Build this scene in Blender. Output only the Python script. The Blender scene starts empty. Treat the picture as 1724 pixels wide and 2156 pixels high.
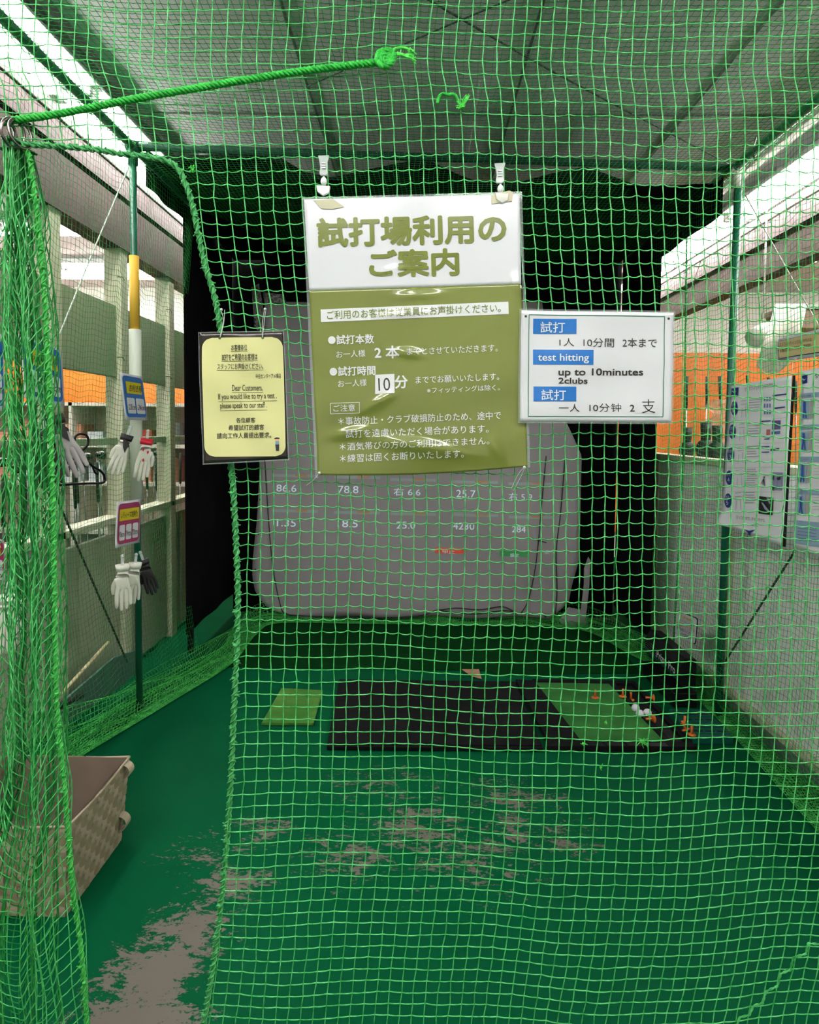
import bpy, bmesh, math, random
import numpy as np
from mathutils import Vector, Matrix
random.seed(7); RNG = np.random.default_rng(7)
S = bpy.context.scene
COL = S.collection

# ------------------------------------------------------------------ camera
F, W, H = 1330., 1724, 2156
PITCH, YAW, ROLL = math.atan(69/1330), 18/1330, math.radians(.6)
SHY, CH = -106/2156, 1.5
def _rx(a): c, s = math.cos(a), math.sin(a); return np.array([[1,0,0],[0,c,-s],[0,s,c]])
def _rz(a): c, s = math.cos(a), math.sin(a); return np.array([[c,-s,0],[s,c,0],[0,0,1]])
RM = _rz(YAW) @ _rx(math.pi/2-PITCH) @ _rz(ROLL)
CP = np.array([0, 0, CH])
cd = bpy.data.cameras.new('camera'); cam = bpy.data.objects.new('camera', cd); COL.objects.link(cam)
cd.sensor_fit = 'VERTICAL'; cd.sensor_height = 24; cd.lens = 24*F/H; cd.shift_y = SHY; cd.clip_start = .05
m4 = Matrix.Identity(4)
for r in range(3):
    for c in range(3): m4[r][c] = RM[r, c]
m4[0][3], m4[1][3], m4[2][3] = 0, 0, CH
cam.matrix_world = m4
S.camera = cam

def at(x, y, ax, val):
    d = RM @ np.array([(x-862)/F, -(y-1078)/F+SHY*H/F, -1.])
    return CP + d*((val-CP[ax])/d[ax])
def onX(x, y, v): return at(x, y, 0, v)
def onY(x, y, v): return at(x, y, 1, v)
def onZ(x, y, v=0.): return at(x, y, 2, v)
def topx(P):
    q = (np.asarray(P)-CP) @ RM
    return 862-F*q[..., 0]/q[..., 2], 1078+F*q[..., 1]/q[..., 2]+SHY*H

# ------------------------------------------------------------------ world, exposure
S.view_settings.view_transform = 'Standard'; S.view_settings.look = 'None'
S.view_settings.exposure = 1.12; S.view_settings.gamma = 1; S.view_settings.use_curve_mapping = False
wd = bpy.data.worlds.new('world'); S.world = wd; wd.use_nodes = True
bg = wd.node_tree.nodes['Background']; bg.inputs[0].default_value = (.9, .95, 1, 1); bg.inputs[1].default_value = .12
try:
    S.cycles.max_bounces = 6; S.cycles.transparent_max_bounces = 12; S.cycles.diffuse_bounces = 3
    S.cycles.glossy_bounces = 3; S.cycles.sample_clamp_indirect = 6; S.cycles.caustics_reflective = False; S.cycles.caustics_refractive = False
except Exception: pass
TUBE = 26.0          # fluorescent tube emission

# ------------------------------------------------------------------ materials
def lin(c):
    return tuple(((v/255)/12.92 if v/255 <= .04045 else (((v/255)+.055)/1.055)**2.4) for v in c)
MATS = {}
def mat(name, rgb, rough=.6, metal=0, vary=0, vscale=8, bump=0, bscale=60, coat=0, alpha=1, emit=0, spec=.5, rgb2=None, trans=0, detail=4):
    if name in MATS: return MATS[name]
    m = bpy.data.materials.new(name); m.use_nodes = True; nt = m.node_tree
    b = nt.nodes['Principled BSDF']; c = lin(rgb)
    b.inputs['Base Color'].default_value = (*c, 1); b.inputs['Roughness'].default_value = rough
    b.inputs['Metallic'].default_value = metal; b.inputs['Specular IOR Level'].default_value = spec
    b.inputs['Coat Weight'].default_value = coat; b.inputs['Coat Roughness'].default_value = .06
    b.inputs['Alpha'].default_value = alpha; b.inputs['Transmission Weight'].default_value = trans
    if emit:
        b.inputs['Emission Color'].default_value = (*c, 1); b.inputs['Emission Strength'].default_value = emit
    tc = nt.nodes.new('ShaderNodeTexCoord')
    if vary or rgb2:
        n = nt.nodes.new('ShaderNodeTexNoise'); n.inputs['Scale'].default_value = vscale; n.inputs['Detail'].default_value = detail
        nt.links.new(tc.outputs['Object'], n.inputs['Vector'])
        rp = nt.nodes.new('ShaderNodeValToRGB'); rp.color_ramp.elements[0].position = .3; rp.color_ramp.elements[1].position = .7
        c2 = lin(rgb2) if rgb2 else tuple(min(1, v*(1+vary)) for v in c)
        c1 = c if rgb2 else tuple(v*(1-vary) for v in c)
        rp.color_ramp.elements[0].color = (*c1, 1); rp.color_ramp.elements[1].color = (*c2, 1)
        nt.links.new(n.outputs['Fac'], rp.inputs['Fac']); nt.links.new(rp.outputs['Color'], b.inputs['Base Color'])
    if bump:
        n = nt.nodes.new('ShaderNodeTexNoise'); n.inputs['Scale'].default_value = bscale; n.inputs['Detail'].default_value = 5
        nt.links.new(tc.outputs['Object'], n.inputs['Vector'])
        bp = nt.nodes.new('ShaderNodeBump'); bp.inputs['Strength'].default_value = bump; bp.inputs['Distance'].default_value = .01
        nt.links.new(n.outputs['Fac'], bp.inputs['Height']); nt.links.new(bp.outputs['Normal'], b.inputs['Normal'])
    MATS[name] = m; return m

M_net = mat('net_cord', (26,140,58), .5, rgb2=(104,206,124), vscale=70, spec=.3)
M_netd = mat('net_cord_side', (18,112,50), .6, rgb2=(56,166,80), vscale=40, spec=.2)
M_rope = mat('green_rope', (20,140,42), .55, rgb2=(52,182,66), vscale=90, spec=.3)
M_ropeo = mat('edge_rope', (34,128,66), .6, rgb2=(92,178,108), vscale=110, spec=.3)
M_ropeg = mat('gathered_rope', (34,146,58), .6, rgb2=(84,190,90), vscale=110, spec=.3)
M_tuft = mat('frayed_cord', (40,190,50), .6, rgb2=(96,215,90), vscale=120)
M_skirt = mat('net_cord_lightened', (34,150,62), .6, rgb2=(92,200,100), vscale=40, spec=.2)  # brighter cord copy; its colour makes up for light missing on the bunch
M_pipe = mat('green_pipe', (18,92,70), .4, vary=.2)
M_piped = mat('dark_green_pipe', (10,48,36), .8, vary=.2, spec=.15)
M_yel = mat('yellow_pad', (226,178,60), .6)
M_sleeve = mat('white_sleeve', (206,214,202), .5, bump=.3, bscale=25)
M_black = mat('black_cloth', (9,9,11), .95, vary=.3, spec=.1)
M_screen = mat('screen_cloth', (146,140,146), .9, vary=.05, vscale=3)
M_dark = mat('dark_seam', (34,32,34), .8)
M_tape = mat('black_tape', (14,14,16), .15, bump=.6, bscale=40)
M_white = mat('paper_white', (222,225,232), .16, vary=.02, coat=.5)
M_olive = mat('paper_olive', (112,122,56), .2, vary=.1, vscale=4, coat=.7)
M_olivet = mat('ink_olive', (112,122,56), .14, coat=.5)
M_whitet = mat('ink_white', (228,232,236), .2, coat=.4)
M_ink = mat('ink_dark', (46,42,40), .35)
M_inkb = mat('ink_black', (20,20,22), .35)
M_blue = mat('ink_blue', (10,104,184), .3, coat=.3)
M_navy = mat('ink_navy', (20,44,128), .35)
M_green = mat('ink_green', (20,110,84), .3)
M_cream = mat('paper_cream', (222,222,158), .2, vary=.03, coat=.5)
M_frame = mat('paper_black', (44,38,36), .2, coat=.4)
M_film = mat('laminate_film', (210,222,222), .08, alpha=.28)
M_clear = mat('clear_plastic', (232,240,240), .08, alpha=.45)
M_beige = mat('beige_tape', (196,192,160), .25, alpha=.8)
M_steel = mat('steel_ring', (150,140,140), .25, 1)
M_wire = mat('steel_wire', (190,190,180), .4, .3)
M_cord = mat('dark_cord', (28,34,30), .7)
M_wcord = mat('white_cord', (196,204,196), .6)
M_ceil = mat('ceiling_board', (206,202,206), .75, vary=.12, vscale=2.5, bump=.35, bscale=14)
M_trim = mat('trim_white', (206,206,196), .5, vary=.04)
M_mauve = mat('beam_mauve', (72,54,58), .7, vary=.08)
M_red = mat('beam_brown', (54,30,27), .7, vary=.2, vscale=5)
M_panel = mat('panel_grey', (158,160,140), .6, vary=.07, vscale=4)
M_panelg = mat('panel_sage', (140,152,124), .65, vary=.05, vscale=6)
M_post = mat('post_cream', (188,188,164), .55, vary=.06, vscale=6)
M_wallw = mat('wall_white', (232,226,216), .8, vary=.02)
M_pwhite = mat('partition_white', (242,238,240), .6, vary=.04, vscale=3)
M_orange = mat('orange_board', (232,120,40), .5, vary=.06, vscale=6)
M_tray = mat('lamp_housing', (236,238,236), .4)
M_tube = mat('lamp_tube', (255,252,246), .4, emit=TUBE)
M_rubber = mat('black_rubber', (12,11,14), .8, spec=.15, vary=.25, vscale=20, bump=.25, bscale=120)
M_plast = mat('black_plastic', (13,12,15), .45, spec=.25)
M_turf = mat('turf_green', (20,112,34), .9, rgb2=(60,140,58), vscale=7, bump=.9, bscale=420)
M_turfy = mat('turf_worn', (40,118,24), .9, rgb2=(106,156,62), vscale=4, bump=.9, bscale=420)
M_carpet = mat('carpet_green', (5,52,19), .95, spec=.05, vary=.12, vscale=30, bump=.5, bscale=300)
M_teal = mat('teal_plastic', (6,84,70), .4)
M_tee = mat('orange_rubber', (206,104,34), .55)
M_device = mat('device_black', (10,11,14), .5, spec=.2)
M_strap = mat('basket_strap', (160,146,126), .6, vary=.08, vscale=20)
M_strap2 = mat('basket_strap_dull', (136,126,98), .6, vary=.08, vscale=20)
M_binn = mat('basket_lining', (118,102,90), .8, vary=.08)
M_glw = mat('glove_white', (226,226,216), .6, bump=.15, bscale=90)
M_glb = mat('glove_black', (24,20,26), .6)
M_glg = mat('glove_grey', (170,164,166), .6)
M_redi = mat('ink_red', (196,30,50), .4)
M_mag = mat('ink_magenta', (156,40,92), .35)
M_yeli = mat('ink_yellow', (214,196,0), .35)
M_ceilseam = mat('ceiling_seam', (86,84,84), .7)
M_wood = mat('pale_wood', (190,176,140), .6, vary=.1)
M_shaft = mat('club_shaft', (170,172,176), .25, .9)
M_grip = mat('club_grip', (22,22,24), .7)
M_head = mat('club_head', (60,60,66), .25, .8)
M_shelf = mat('shelf_white', (226,220,210), .5)
M_box1 = mat('carton_pink', (206,140,120), .6)
M_box2 = mat('carton_grey', (190,196,204), .6)
M_box3 = mat('carton_red', (150,36,24), .6)
M_skin = mat('printed_skin', (226,176,140), .5)

# ball: white with small dark dots
M_ball = mat('ball_white', (232,232,240), .3)
nt = M_ball.node_tree; b_ = nt.nodes['Principled BSDF']
v_ = nt.nodes.new('ShaderNodeTexVoronoi'); v_.inputs['Scale'].default_value = 120
t_ = nt.nodes.new('ShaderNodeTexCoord'); nt.links.new(t_.outputs['Object'], v_.inputs['Vector'])
r_ = nt.nodes.new('ShaderNodeValToRGB'); r_.color_ramp.interpolation = 'CONSTANT'
r_.color_ramp.elements[0].color = (.06,.06,.1,1); r_.color_ramp.elements[1].position = .17; r_.color_ramp.elements[1].color = (*lin((232,232,240)),1)
nt.links.new(v_.outputs['Distance'], r_.inputs['Fac']); nt.links.new(r_.outputs['Color'], b_.inputs['Base Color'])

# floor: green paint worn through to grey-pink concrete along the walking line
M_floor = mat('floor_paint', (0,96,60), .65, spec=.05)
nt = M_floor.node_tree; N = nt.nodes; L = nt.links; b_ = N['Principled BSDF']
tc = N.new('ShaderNodeTexCoord')
def _math(op, a, b, clamp=False):
    n = N.new('ShaderNodeMath'); n.operation = op; n.use_clamp = clamp
    for i, v in enumerate((a, b)):
        if v is None: continue
        if isinstance(v, (int, float)): n.inputs[i].default_value = v
        else: L.new(v, n.inputs[i])
    return n.outputs[0]
blob = None
for (bx_, by_, rx_, ry_, k_) in [(330,2050,.15,.15,.92),(280,2156,.21,.12,.90),(395,1960,.16,.14,.82),(250,2060,.14,.14,.6),(490,1860,.17,.10,.74),(560,1745,.16,.14,.60),(430,1800,.20,.16,.50),
                                 (880,1740,.32,.22,.58),(1080,1680,.32,.20,.54),(740,1800,.28,.2,.55),(1000,1800,.42,.28,.50),(800,1650,.35,.22,.46),(1180,1760,.25,.2,.46),(1080,1740,.14,.2,.60)]:
    c_ = onZ(bx_, by_)
    vm = N.new('ShaderNodeVectorMath'); vm.operation = 'SUBTRACT'; L.new(tc.outputs['Object'], vm.inputs[0]); vm.inputs[1].default_value = tuple(c_)
    v2 = N.new('ShaderNodeVectorMath'); v2.operation = 'MULTIPLY'; L.new(vm.outputs[0], v2.inputs[0]); v2.inputs[1].default_value = (1/rx_/1.5, 1/ry_/1.5, 0)
    ln = N.new('ShaderNodeVectorMath'); ln.operation = 'LENGTH'; L.new(v2.outputs[0], ln.inputs[0])
    f_ = _math('MULTIPLY', _math('SUBTRACT', 1.0, ln.outputs['Value'], True), k_*1.25)
    blob = f_ if blob is None else _math('MAXIMUM', blob, f_)
mp = N.new('ShaderNodeMapping'); mp.inputs['Scale'].default_value = (1.0, 1.9, 1); mp.inputs['Rotation'].default_value = (0,0,.25); L.new(tc.outputs['Object'], mp.inputs['Vector'])
n1 = N.new('ShaderNodeTexNoise'); n1.inputs['Scale'].default_value = 11; n1.inputs['Detail'].default_value = 11; n1.inputs['Roughness'].default_value = .78; n1.inputs['Distortion'].default_value = .9
L.new(mp.outputs[0], n1.inputs['Vector'])
n3 = N.new('ShaderNodeTexNoise'); n3.inputs['Scale'].default_value = 46; n3.inputs['Detail'].default_value = 6; n3.inputs['Roughness'].default_value = .7; L.new(mp.outputs[0], n3.inputs['Vector'])
nz_ = _math('ADD', _math('SUBTRACT', n1.outputs['Fac'], .5), _math('MULTIPLY', _math('SUBTRACT', n3.outputs['Fac'], .5), .55))
val = _math('ADD', _math('MULTIPLY', nz_, 2.4), _math('MULTIPLY', blob, .95))
has = _math('MULTIPLY', _math('GREATER_THAN', blob, .03), _math('MULTIPLY', _math('SUBTRACT', val, .56), 22, True))
mk = N.new('ShaderNodeClamp'); L.new(has, mk.inputs[0])
n2 = N.new('ShaderNodeTexNoise'); n2.inputs['Scale'].default_value = 3; L.new(tc.outputs['Object'], n2.inputs['Vector'])
g1 = N.new('ShaderNodeMix'); g1.data_type = 'RGBA'; L.new(n2.outputs['Fac'], g1.inputs[0]); g1.inputs[6].default_value = (*lin((0,70,41)),1); g1.inputs[7].default_value = (*lin((0,82,49)),1)
g2 = N.new('ShaderNodeMix'); g2.data_type = 'RGBA'; L.new(mk.outputs[0], g2.inputs[0]); L.new(g1.outputs[2], g2.inputs[6]); g2.inputs[7].default_value = (*lin((104,98,92)),1)
L.new(g2.outputs[2], b_.inputs['Base Color'])

# ------------------------------------------------------------------ mesh helpers
def link(me, name, m=None, parent=None, smooth=False):
    o = bpy.data.objects.new(name, me); COL.objects.link(o)
    if m is not None:
        for mm in (m if isinstance(m, (list, tuple)) else [m]): me.materials.append(mm)
    if parent is not None: o.parent = parent; o.matrix_parent_inverse = parent.matrix_basis.inverted()
    if smooth: me.polygons.foreach_set('use_smooth', np.ones(len(me.polygons), bool))
    return o
def quads(name, V, Q, m, parent=None, smooth=True):
    me = bpy.data.meshes.new(name); V = np.asarray(V, np.float32).reshape(-1, 3); Q = np.asarray(Q, np.int32).reshape(-1, 4)
    me.vertices.add(len(V)); me.vertices.foreach_set('co', V.ravel())
    me.loops.add(Q.size); me.loops.foreach_set('vertex_index', Q.ravel())
    me.polygons.add(len(Q)); me.polygons.foreach_set('loop_start', np.arange(0, Q.size, 4, dtype=np.int32))
    me.update(calc_edges=True); me.validate()
    return link(me, name, m, parent, smooth)
class MB:
    def __init__(s): s.v = []; s.f = []; s.mi = []; s.k = 0
    def add(s, V, Fc):
        n = len(s.v); s.v += [tuple(map(float, p)) for p in V]; s.f += [tuple(int(i)+n for i in f) for f in Fc]; s.mi += [s.k]*len(Fc); return s
    def box(s, a, b):
        (x0,y0,z0),(x1,y1,z1) = a, b
        return s.add([(x0,y0,z0),(x1,y0,z0),(x1,y1,z0),(x0,y1,z0),(x0,y0,z1),(x1,y0,z1),(x1,y1,z1),(x0,y1,z1)],
                     [(0,3,2,1),(4,5,6,7),(0,1,5,4),(1,2,6,5),(2,3,7,6),(3,0,4,7)])
    def tube(s, pts, r, sides=8, cap=True):
        P = np.asarray(pts, float); n = len(P); R = np.full(n, r) if np.isscalar(r) else np.asarray(r, float)
        T = np.gradient(P, axis=0); T /= np.linalg.norm(T, axis=1)[:, None]+1e-12
        u = np.cross(T[0], (.31,.52,.79)); u /= np.linalg.norm(u); V = []
        for i in range(n):
            u = u-T[i]*np.dot(u, T[i]); u /= np.linalg.norm(u)+1e-12; w = np.cross(T[i], u)
            for k in range(sides):
                a = 2*math.pi*k/sides; V.append(P[i]+R[i]*(math.cos(a)*u+math.sin(a)*w))
        Fc = [(i*sides+k, i*sides+(k+1)%sides, (i+1)*sides+(k+1)%sides, (i+1)*sides+k) for i in range(n-1) for k in range(sides)]
        if cap: Fc += [tuple(range(sides))[::-1], tuple((n-1)*sides+k for k in range(sides))]
        return s.add(V, Fc)
    def cyl(s, a, b, r, sides=16, r2=None): return s.tube([a, b], [r, r if r2 is None else r2], sides)
    def lathe(s, prof, c=(0,0,0), sides=20):
        V = [(c[0]+r*math.cos(2*math.pi*k/sides), c[1]+r*math.sin(2*math.pi*k/sides), c[2]+z) for r, z in prof for k in range(sides)]
        n = len(prof)
        Fc = [(i*sides+k, i*sides+(k+1)%sides, (i+1)*sides+(k+1)%sides, (i+1)*sides+k) for i in range(n-1) for k in range(sides)]
        Fc += [tuple(range(sides))[::-1], tuple((n-1)*sides+k for k in range(sides))]
        return s.add(V, Fc)
    def ball(s, c, r, n=12, sc=(1,1,1)):
        V = []; Fc = []
        for i in range(n+1):
            t = math.pi*i/n
            for k in range(2*n):
                p = math.pi*k/n; V.append((c[0]+sc[0]*r*math.sin(t)*math.cos(p), c[1]+sc[1]*r*math.sin(t)*math.sin(p), c[2]+sc[2]*r*math.cos(t)))
        for i in range(n):
            for k in range(2*n): Fc.append((i*2*n+k, (i+1)*2*n+k, (i+1)*2*n+(k+1)%(2*n), i*2*n+(k+1)%(2*n)))
        return s.add(V, Fc)
    def prism(s, poly, vec):
        n = len(poly); P = [np.array(p, float) for p in poly]; v = np.array(vec, float)
        return s.add(P+[p+v for p in P], [tuple(range(n))[::-1], tuple(range(n, 2*n))]+[(i, (i+1)%n, n+(i+1)%n, n+i) for i in range(n)])
    def build(s, name, m, parent=None, smooth=False, bevel=0, fix=True):
        me = bpy.data.meshes.new(name); me.from_pydata(s.v, [], s.f); me.update()
        if fix:
            bm = bmesh.new(); bm.from_mesh(me); bmesh.ops.recalc_face_normals(bm, faces=bm.faces); bm.to_mesh(me); bm.free()
        o = link(me, name, m, parent, smooth)
        if isinstance(m, (list, tuple)):
            for p, k in zip(me.polygons, s.mi): p.material_index = k
        if bevel:
            b = o.modifiers.new('bevel', 'BEVEL'); b.width = bevel; b.segments = 2; b.limit_method = 'ANGLE'
        if smooth and not bevel:
            pass
        return o
def tag(o, label=None, cat=None, group=None, kind=None):
    if label: o['label'] = label
    if cat: o['category'] = cat
    if group: o['group'] = group
    if kind: o['kind'] = kind
    return o
def thing(name, label, cat, loc=(0,0,0), rz=0, group=None):
    o = bpy.data.objects.new(name, None); COL.objects.link(o); o.empty_display_size = .05
    o.location = loc; o.rotation_euler = (0,0,rz); return tag(o, label, cat, group)
def local(o, parent):      # the mesh was modelled in the parent's own frame
    o.matrix_parent_inverse = Matrix.Identity(4); return o
def dup(root, loc, rz=None, label=None, group=None):
    r = root.copy(); COL.objects.link(r); r.location = loc
    if rz is not None: r.rotation_euler = (0,0,rz)
    if label: r['label'] = label
    if group: r['group'] = group
    for ch in list(root.children):
        c = ch.copy(); COL.objects.link(c); c.parent = r
        for g in list(ch.children):
            d = g.copy(); COL.objects.link(d); d.parent = c
    return r
def sheet(name, fn, nu, nv, m, parent=None, thick=0, smooth=True):
    u = np.linspace(0, 1, nu+1); v = np.linspace(0, 1, nv+1)
    V = np.array([fn(a, b) for b in v for a in u]); w = nu+1
    Q = [(j*w+i, j*w+i+1, (j+1)*w+i+1, (j+1)*w+i) for j in range(nv) for i in range(nu)]
    o = quads(name, V, Q, m, parent, smooth)
    if thick:
        sd = o.modifiers.new('solidify', 'SOLIDIFY'); sd.thickness = thick; sd.offset = 0
    return o
def pieces(o):      # one object per separate piece of a part
    me = o.data; par = list(range(len(me.vertices)))
    def find(a):
        while par[a] != a: par[a] = par[par[a]]; a = par[a]
        return a
    for e in me.edges: par[find(e.vertices[0])] = find(e.vertices[1])
    isl = {}
    for p in me.polygons: isl.setdefault(find(p.vertices[0]), []).append(tuple(p.vertices))
    for fs in list(isl.values())[1:]: 
        ids = sorted({v for f in fs for v in f}); ix = {v: k for k, v in enumerate(ids)}
        m2 = bpy.data.meshes.new(o.name.split('.')[0]); m2.from_pydata([me.vertices[v].co[:] for v in ids], [], [[ix[v] for v in f] for f in fs])
        for mm in me.materials: m2.materials.append(mm)
        c = bpy.data.objects.new(o.name.split('.')[0], m2); COL.objects.link(c); c.parent = o.parent; c.matrix_parent_inverse = o.matrix_parent_inverse.copy()
    fs = list(isl.values())[0]; ids = sorted({v for f in fs for v in f}); ix = {v: k for k, v in enumerate(ids)}
    m2 = bpy.data.meshes.new(o.name); m2.from_pydata([me.vertices[v].co[:] for v in ids], [], [[ix[v] for v in f] for f in fs])
    for mm in me.materials: m2.materials.append(mm)
    o.data = m2
def struct(o): o['kind'] = 'structure'; return o
def interp(x, pts):
    a = np.array(pts, float); return np.interp(x, a[:, 0], a[:, 1])
def smooth_path(pts, n=12):
    P = np.array(pts, float); out = []
    Q = np.vstack([2*P[0]-P[1], P, 2*P[-1]-P[-2]])
    for i in range(1, len(Q)-2):
        for t in np.linspace(0, 1, n, endpoint=False):
            a, b, c, d = Q[i-1:i+3]
            out.append(.5*((2*b)+(-a+c)*t+(2*a-5*b+4*c-d)*t*t+(-a+3*b-3*c+d)*t**3))
    out.append(P[-1]); return np.array(out)
def resample(P, step):
    P = np.asarray(P, float); L_ = np.r_[0, np.cumsum(np.linalg.norm(np.diff(P, axis=0), axis=1))]
    n = max(2, int(L_[-1]/step)+1); s_ = np.linspace(0, L_[-1], n)
    return np.stack([np.interp(s_, L_, P[:, k]) for k in range(3)], 1)
def strands(mb, path, R, r, turns, n=3, sides=6, phase=0, step=.004):
    """n strands twisted round a path"""
    P = resample(path, step); T = np.gradient(P, axis=0); T /= np.linalg.norm(T, axis=1)[:, None]
    u = np.cross(T, (.13,.9,.42)); u /= np.linalg.norm(u, axis=1)[:, None]; w = np.cross(T, u)
    s_ = np.linspace(0, 1, len(P))
    for k in range(n):
        a = 2*math.pi*(turns*s_+k/n)+phase
        mb.tube(P+R*(np.cos(a)[:, None]*u+np.sin(a)[:, None]*w), r, sides)
    return mb

def cords(segA, segB, r, sides=4, sub=1, sag=0.0, nrm=(.12,-1,.2)):
    A = np.asarray(segA, float); B = np.asarray(segB, float); K = sub+2
    t = np.linspace(0, 1, K)[None, :, None]
    P = A[:, None, :]*(1-t)+B[:, None, :]*t
    sg = np.asarray(sag, float).reshape(-1, 1) if not np.isscalar(sag) else sag
    P[:, :, 2] -= sg*4*(t*(1-t))[:, :, 0]
    T = np.gradient(P, axis=1); T /= np.linalg.norm(T, axis=2, keepdims=True)+1e-12
    u = np.cross(T, np.array(nrm)); u /= np.linalg.norm(u, axis=2, keepdims=True)+1e-12
    w = np.cross(u, T)
    ang = 2*math.pi*np.arange(sides)/sides
    ring = P[:, :, None, :]+r*(np.cos(ang)[None, None, :, None]*u[:, :, None, :]+np.sin(ang)[None, None, :, None]*w[:, :, None, :])
    E_ = len(A); V = ring.reshape(-1, 3)
    e = np.arange(E_)[:, None, None]*K*sides; k = np.arange(K-1)[None, :, None]*sides; s_ = np.arange(sides)[None, None, :]; s2 = (s_+1) % sides
    Q = np.stack([e+k+s_, e+k+s2, e+k+sides+s2, e+k+sides+s_], -1).reshape(-1, 4)
    return V, Q
def net(name, P, r, m, parent=None, sides=4, sub=1, sag=0.0, keep=None, extra=None, nrm=(.12,-1,.2), csub=0):
    nj, ni = P.shape[:2]
    if keep is None: keep = np.ones((nj, ni), bool)
    kr = keep[:, :-1] & keep[:, 1:]; kc = keep[:-1] & keep[1:]
    sg = sag if np.isscalar(sag) else (sag[:, :-1])[kr]
    V1, Q1 = cords(P[:, :-1][kr], P[:, 1:][kr], r, sides, sub, sg, nrm)
    V2, Q2 = cords(P[:-1][kc], P[1:][kc], r, sides, csub, 0, nrm)
    V = [V1, V2]; Q = [Q1, Q2+len(V1)]
    if extra is not None and len(extra[0]):
        V3, Q3 = cords(extra[0], extra[1], r, sides, 1, .001, nrm); Q.append(Q3+len(V1)+len(V2)); V.append(V3)
    return quads(name, np.vstack(V), np.vstack(Q), m, parent, True)

# ------------------------------------------------------------------ text
_tc = {}
def glyphs(s, off=0.0):
    if (s, off) in _tc: return _tc[(s, off)]
    c = bpy.data.curves.new('t', 'FONT'); c.body = s; c.resolution_u = 3; c.offset = off
    o = bpy.data.objects.new('t', c); COL.objects.link(o)
    me = bpy.data.meshes.new_from_object(o.evaluated_get(bpy.context.evaluated_depsgraph_get()))
    V = np.array([v.co[:2] for v in me.vertices]); Fc = [tuple(p.vertices) for p in me.polygons]
    bpy.data.objects.remove(o); bpy.data.curves.remove(c); bpy.data.meshes.remove(me)
    if len(V) == 0: V = np.zeros((3, 2)); Fc = []
    lo, hi = V.min(0), V.max(0); V = (V-lo)/np.maximum(hi-lo, 1e-6)
    _tc[(s, off)] = (V, Fc, (hi-lo)); return _tc[(s, off)]
class Print:
    """flat printing laid on a surface given as map(px, py, lift) -> point"""
    def __init__(s, fmap): s.f = fmap; s.mb = {}
    def _mb(s, m): return s.mb.setdefault(m.name, (MB(), m))[0]
    def text(s, t, a, b, h, m, off=0.0, lift=.0010):
        V, Fc, ext = glyphs(t, min(off, 0)); a = np.array(a, float); b = np.array(b, float); d = b-a; n = np.array([d[1], -d[0]])/np.linalg.norm(d)
        if off > 0:      # heavy weight: the same outline laid down several times round a small circle
            ex, ey = off/ext[0], off/ext[1]
            for k in range(8):
                c_, s_ = math.cos(k*math.pi/4), math.sin(k*math.pi/4)
                s._mb(m).add([s.f(*(a+d*(ex+(1-2*ex)*x+ex*c_)+n*h*(ey+(1-2*ey)*y+ey*s_)), lift+k*1e-5) for x, y in V], Fc)
        else: s._mb(m).add([s.f(*(a+d*x+n*y*h), lift) for x, y in V], Fc)
    def poly(s, pts, m, lift=.0006): s._mb(m).add([s.f(x, y, lift) for x, y in pts], [tuple(range(len(pts)))])
    def grid(s, q, m, lift=.0006, nu=10, nv=3):
        P = [bil(q, i/nu, j/nv) for j in range(nv+1) for i in range(nu+1)]
        s._mb(m).add([s.f(x, y, lift) for x, y in P], [(j*(nu+1)+i, j*(nu+1)+i+1, (j+1)*(nu+1)+i+1, (j+1)*(nu+1)+i) for j in range(nv) for i in range(nu)])
    def line(s, a, b, w, m, lift=.0010, n=1):
        a = np.array(a, float); b = np.array(b, float); d = (b-a)/np.linalg.norm(b-a); q = np.array([-d[1], d[0]])*w/2
        s.grid([a+q, b+q, b-q, a-q], m, lift, n, 1)
    def disc(s, c, rx, ry, m, lift=.0008, n=24):
        s.poly([(c[0]+rx*math.cos(2*math.pi*k/n), c[1]+ry*math.sin(2*math.pi*k/n)) for k in range(n)], m, lift)
    def done(s, parent, name='lettering'):
        for nm, (mb, m) in s.mb.items(): mb.build(name, m, parent, fix=False)
def bil(q, u, v):
    q = [np.array(p, float) for p in q]
    return (q[0]*(1-u)+q[1]*u)*(1-v)+(q[3]*(1-u)+q[2]*u)*v
def rrect(q, u0, v0, u1, v1, ru, rv, n=6):
    P = []
    for cu, cv, a0 in ((u1-ru, v0+rv, -90), (u1-ru, v1-rv, 0), (u0+ru, v1-rv, 90), (u0+ru, v0+rv, 180)):
        for k in range(n+1):
            a = math.radians(a0+90*k/n); P.append(bil(q, cu+ru*math.cos(a), cv+rv*math.sin(a)))
    return P

# ================================================================== SETTING
CZ = 3.13                       # ceiling height
XL, XR, XP, YB = -1.79, 2.42, 1.72, 7.5
f = MB(); f.add([(-8,-4,0),(8,-4,0),(8,YB+.2,0),(-8,YB+.2,0)], [(0,1,2,3)]); struct(f.build('floor', M_floor))
c = MB(); c.box((-8,-4,CZ),(8,YB+.2,CZ+.1)); ce = struct(c.build('ceiling', M_ceil))
c = MB()
for x in (-.55, .45, 1.35): c.box((x,-1,CZ-.006),(x+.012,YB,CZ))
for y in (1.6, 3.35, 5.1): c.box((-1.4,y,CZ-.006),(1.95,y+.012,CZ))
struct(c.build('trim_1', M_ceilseam))
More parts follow.
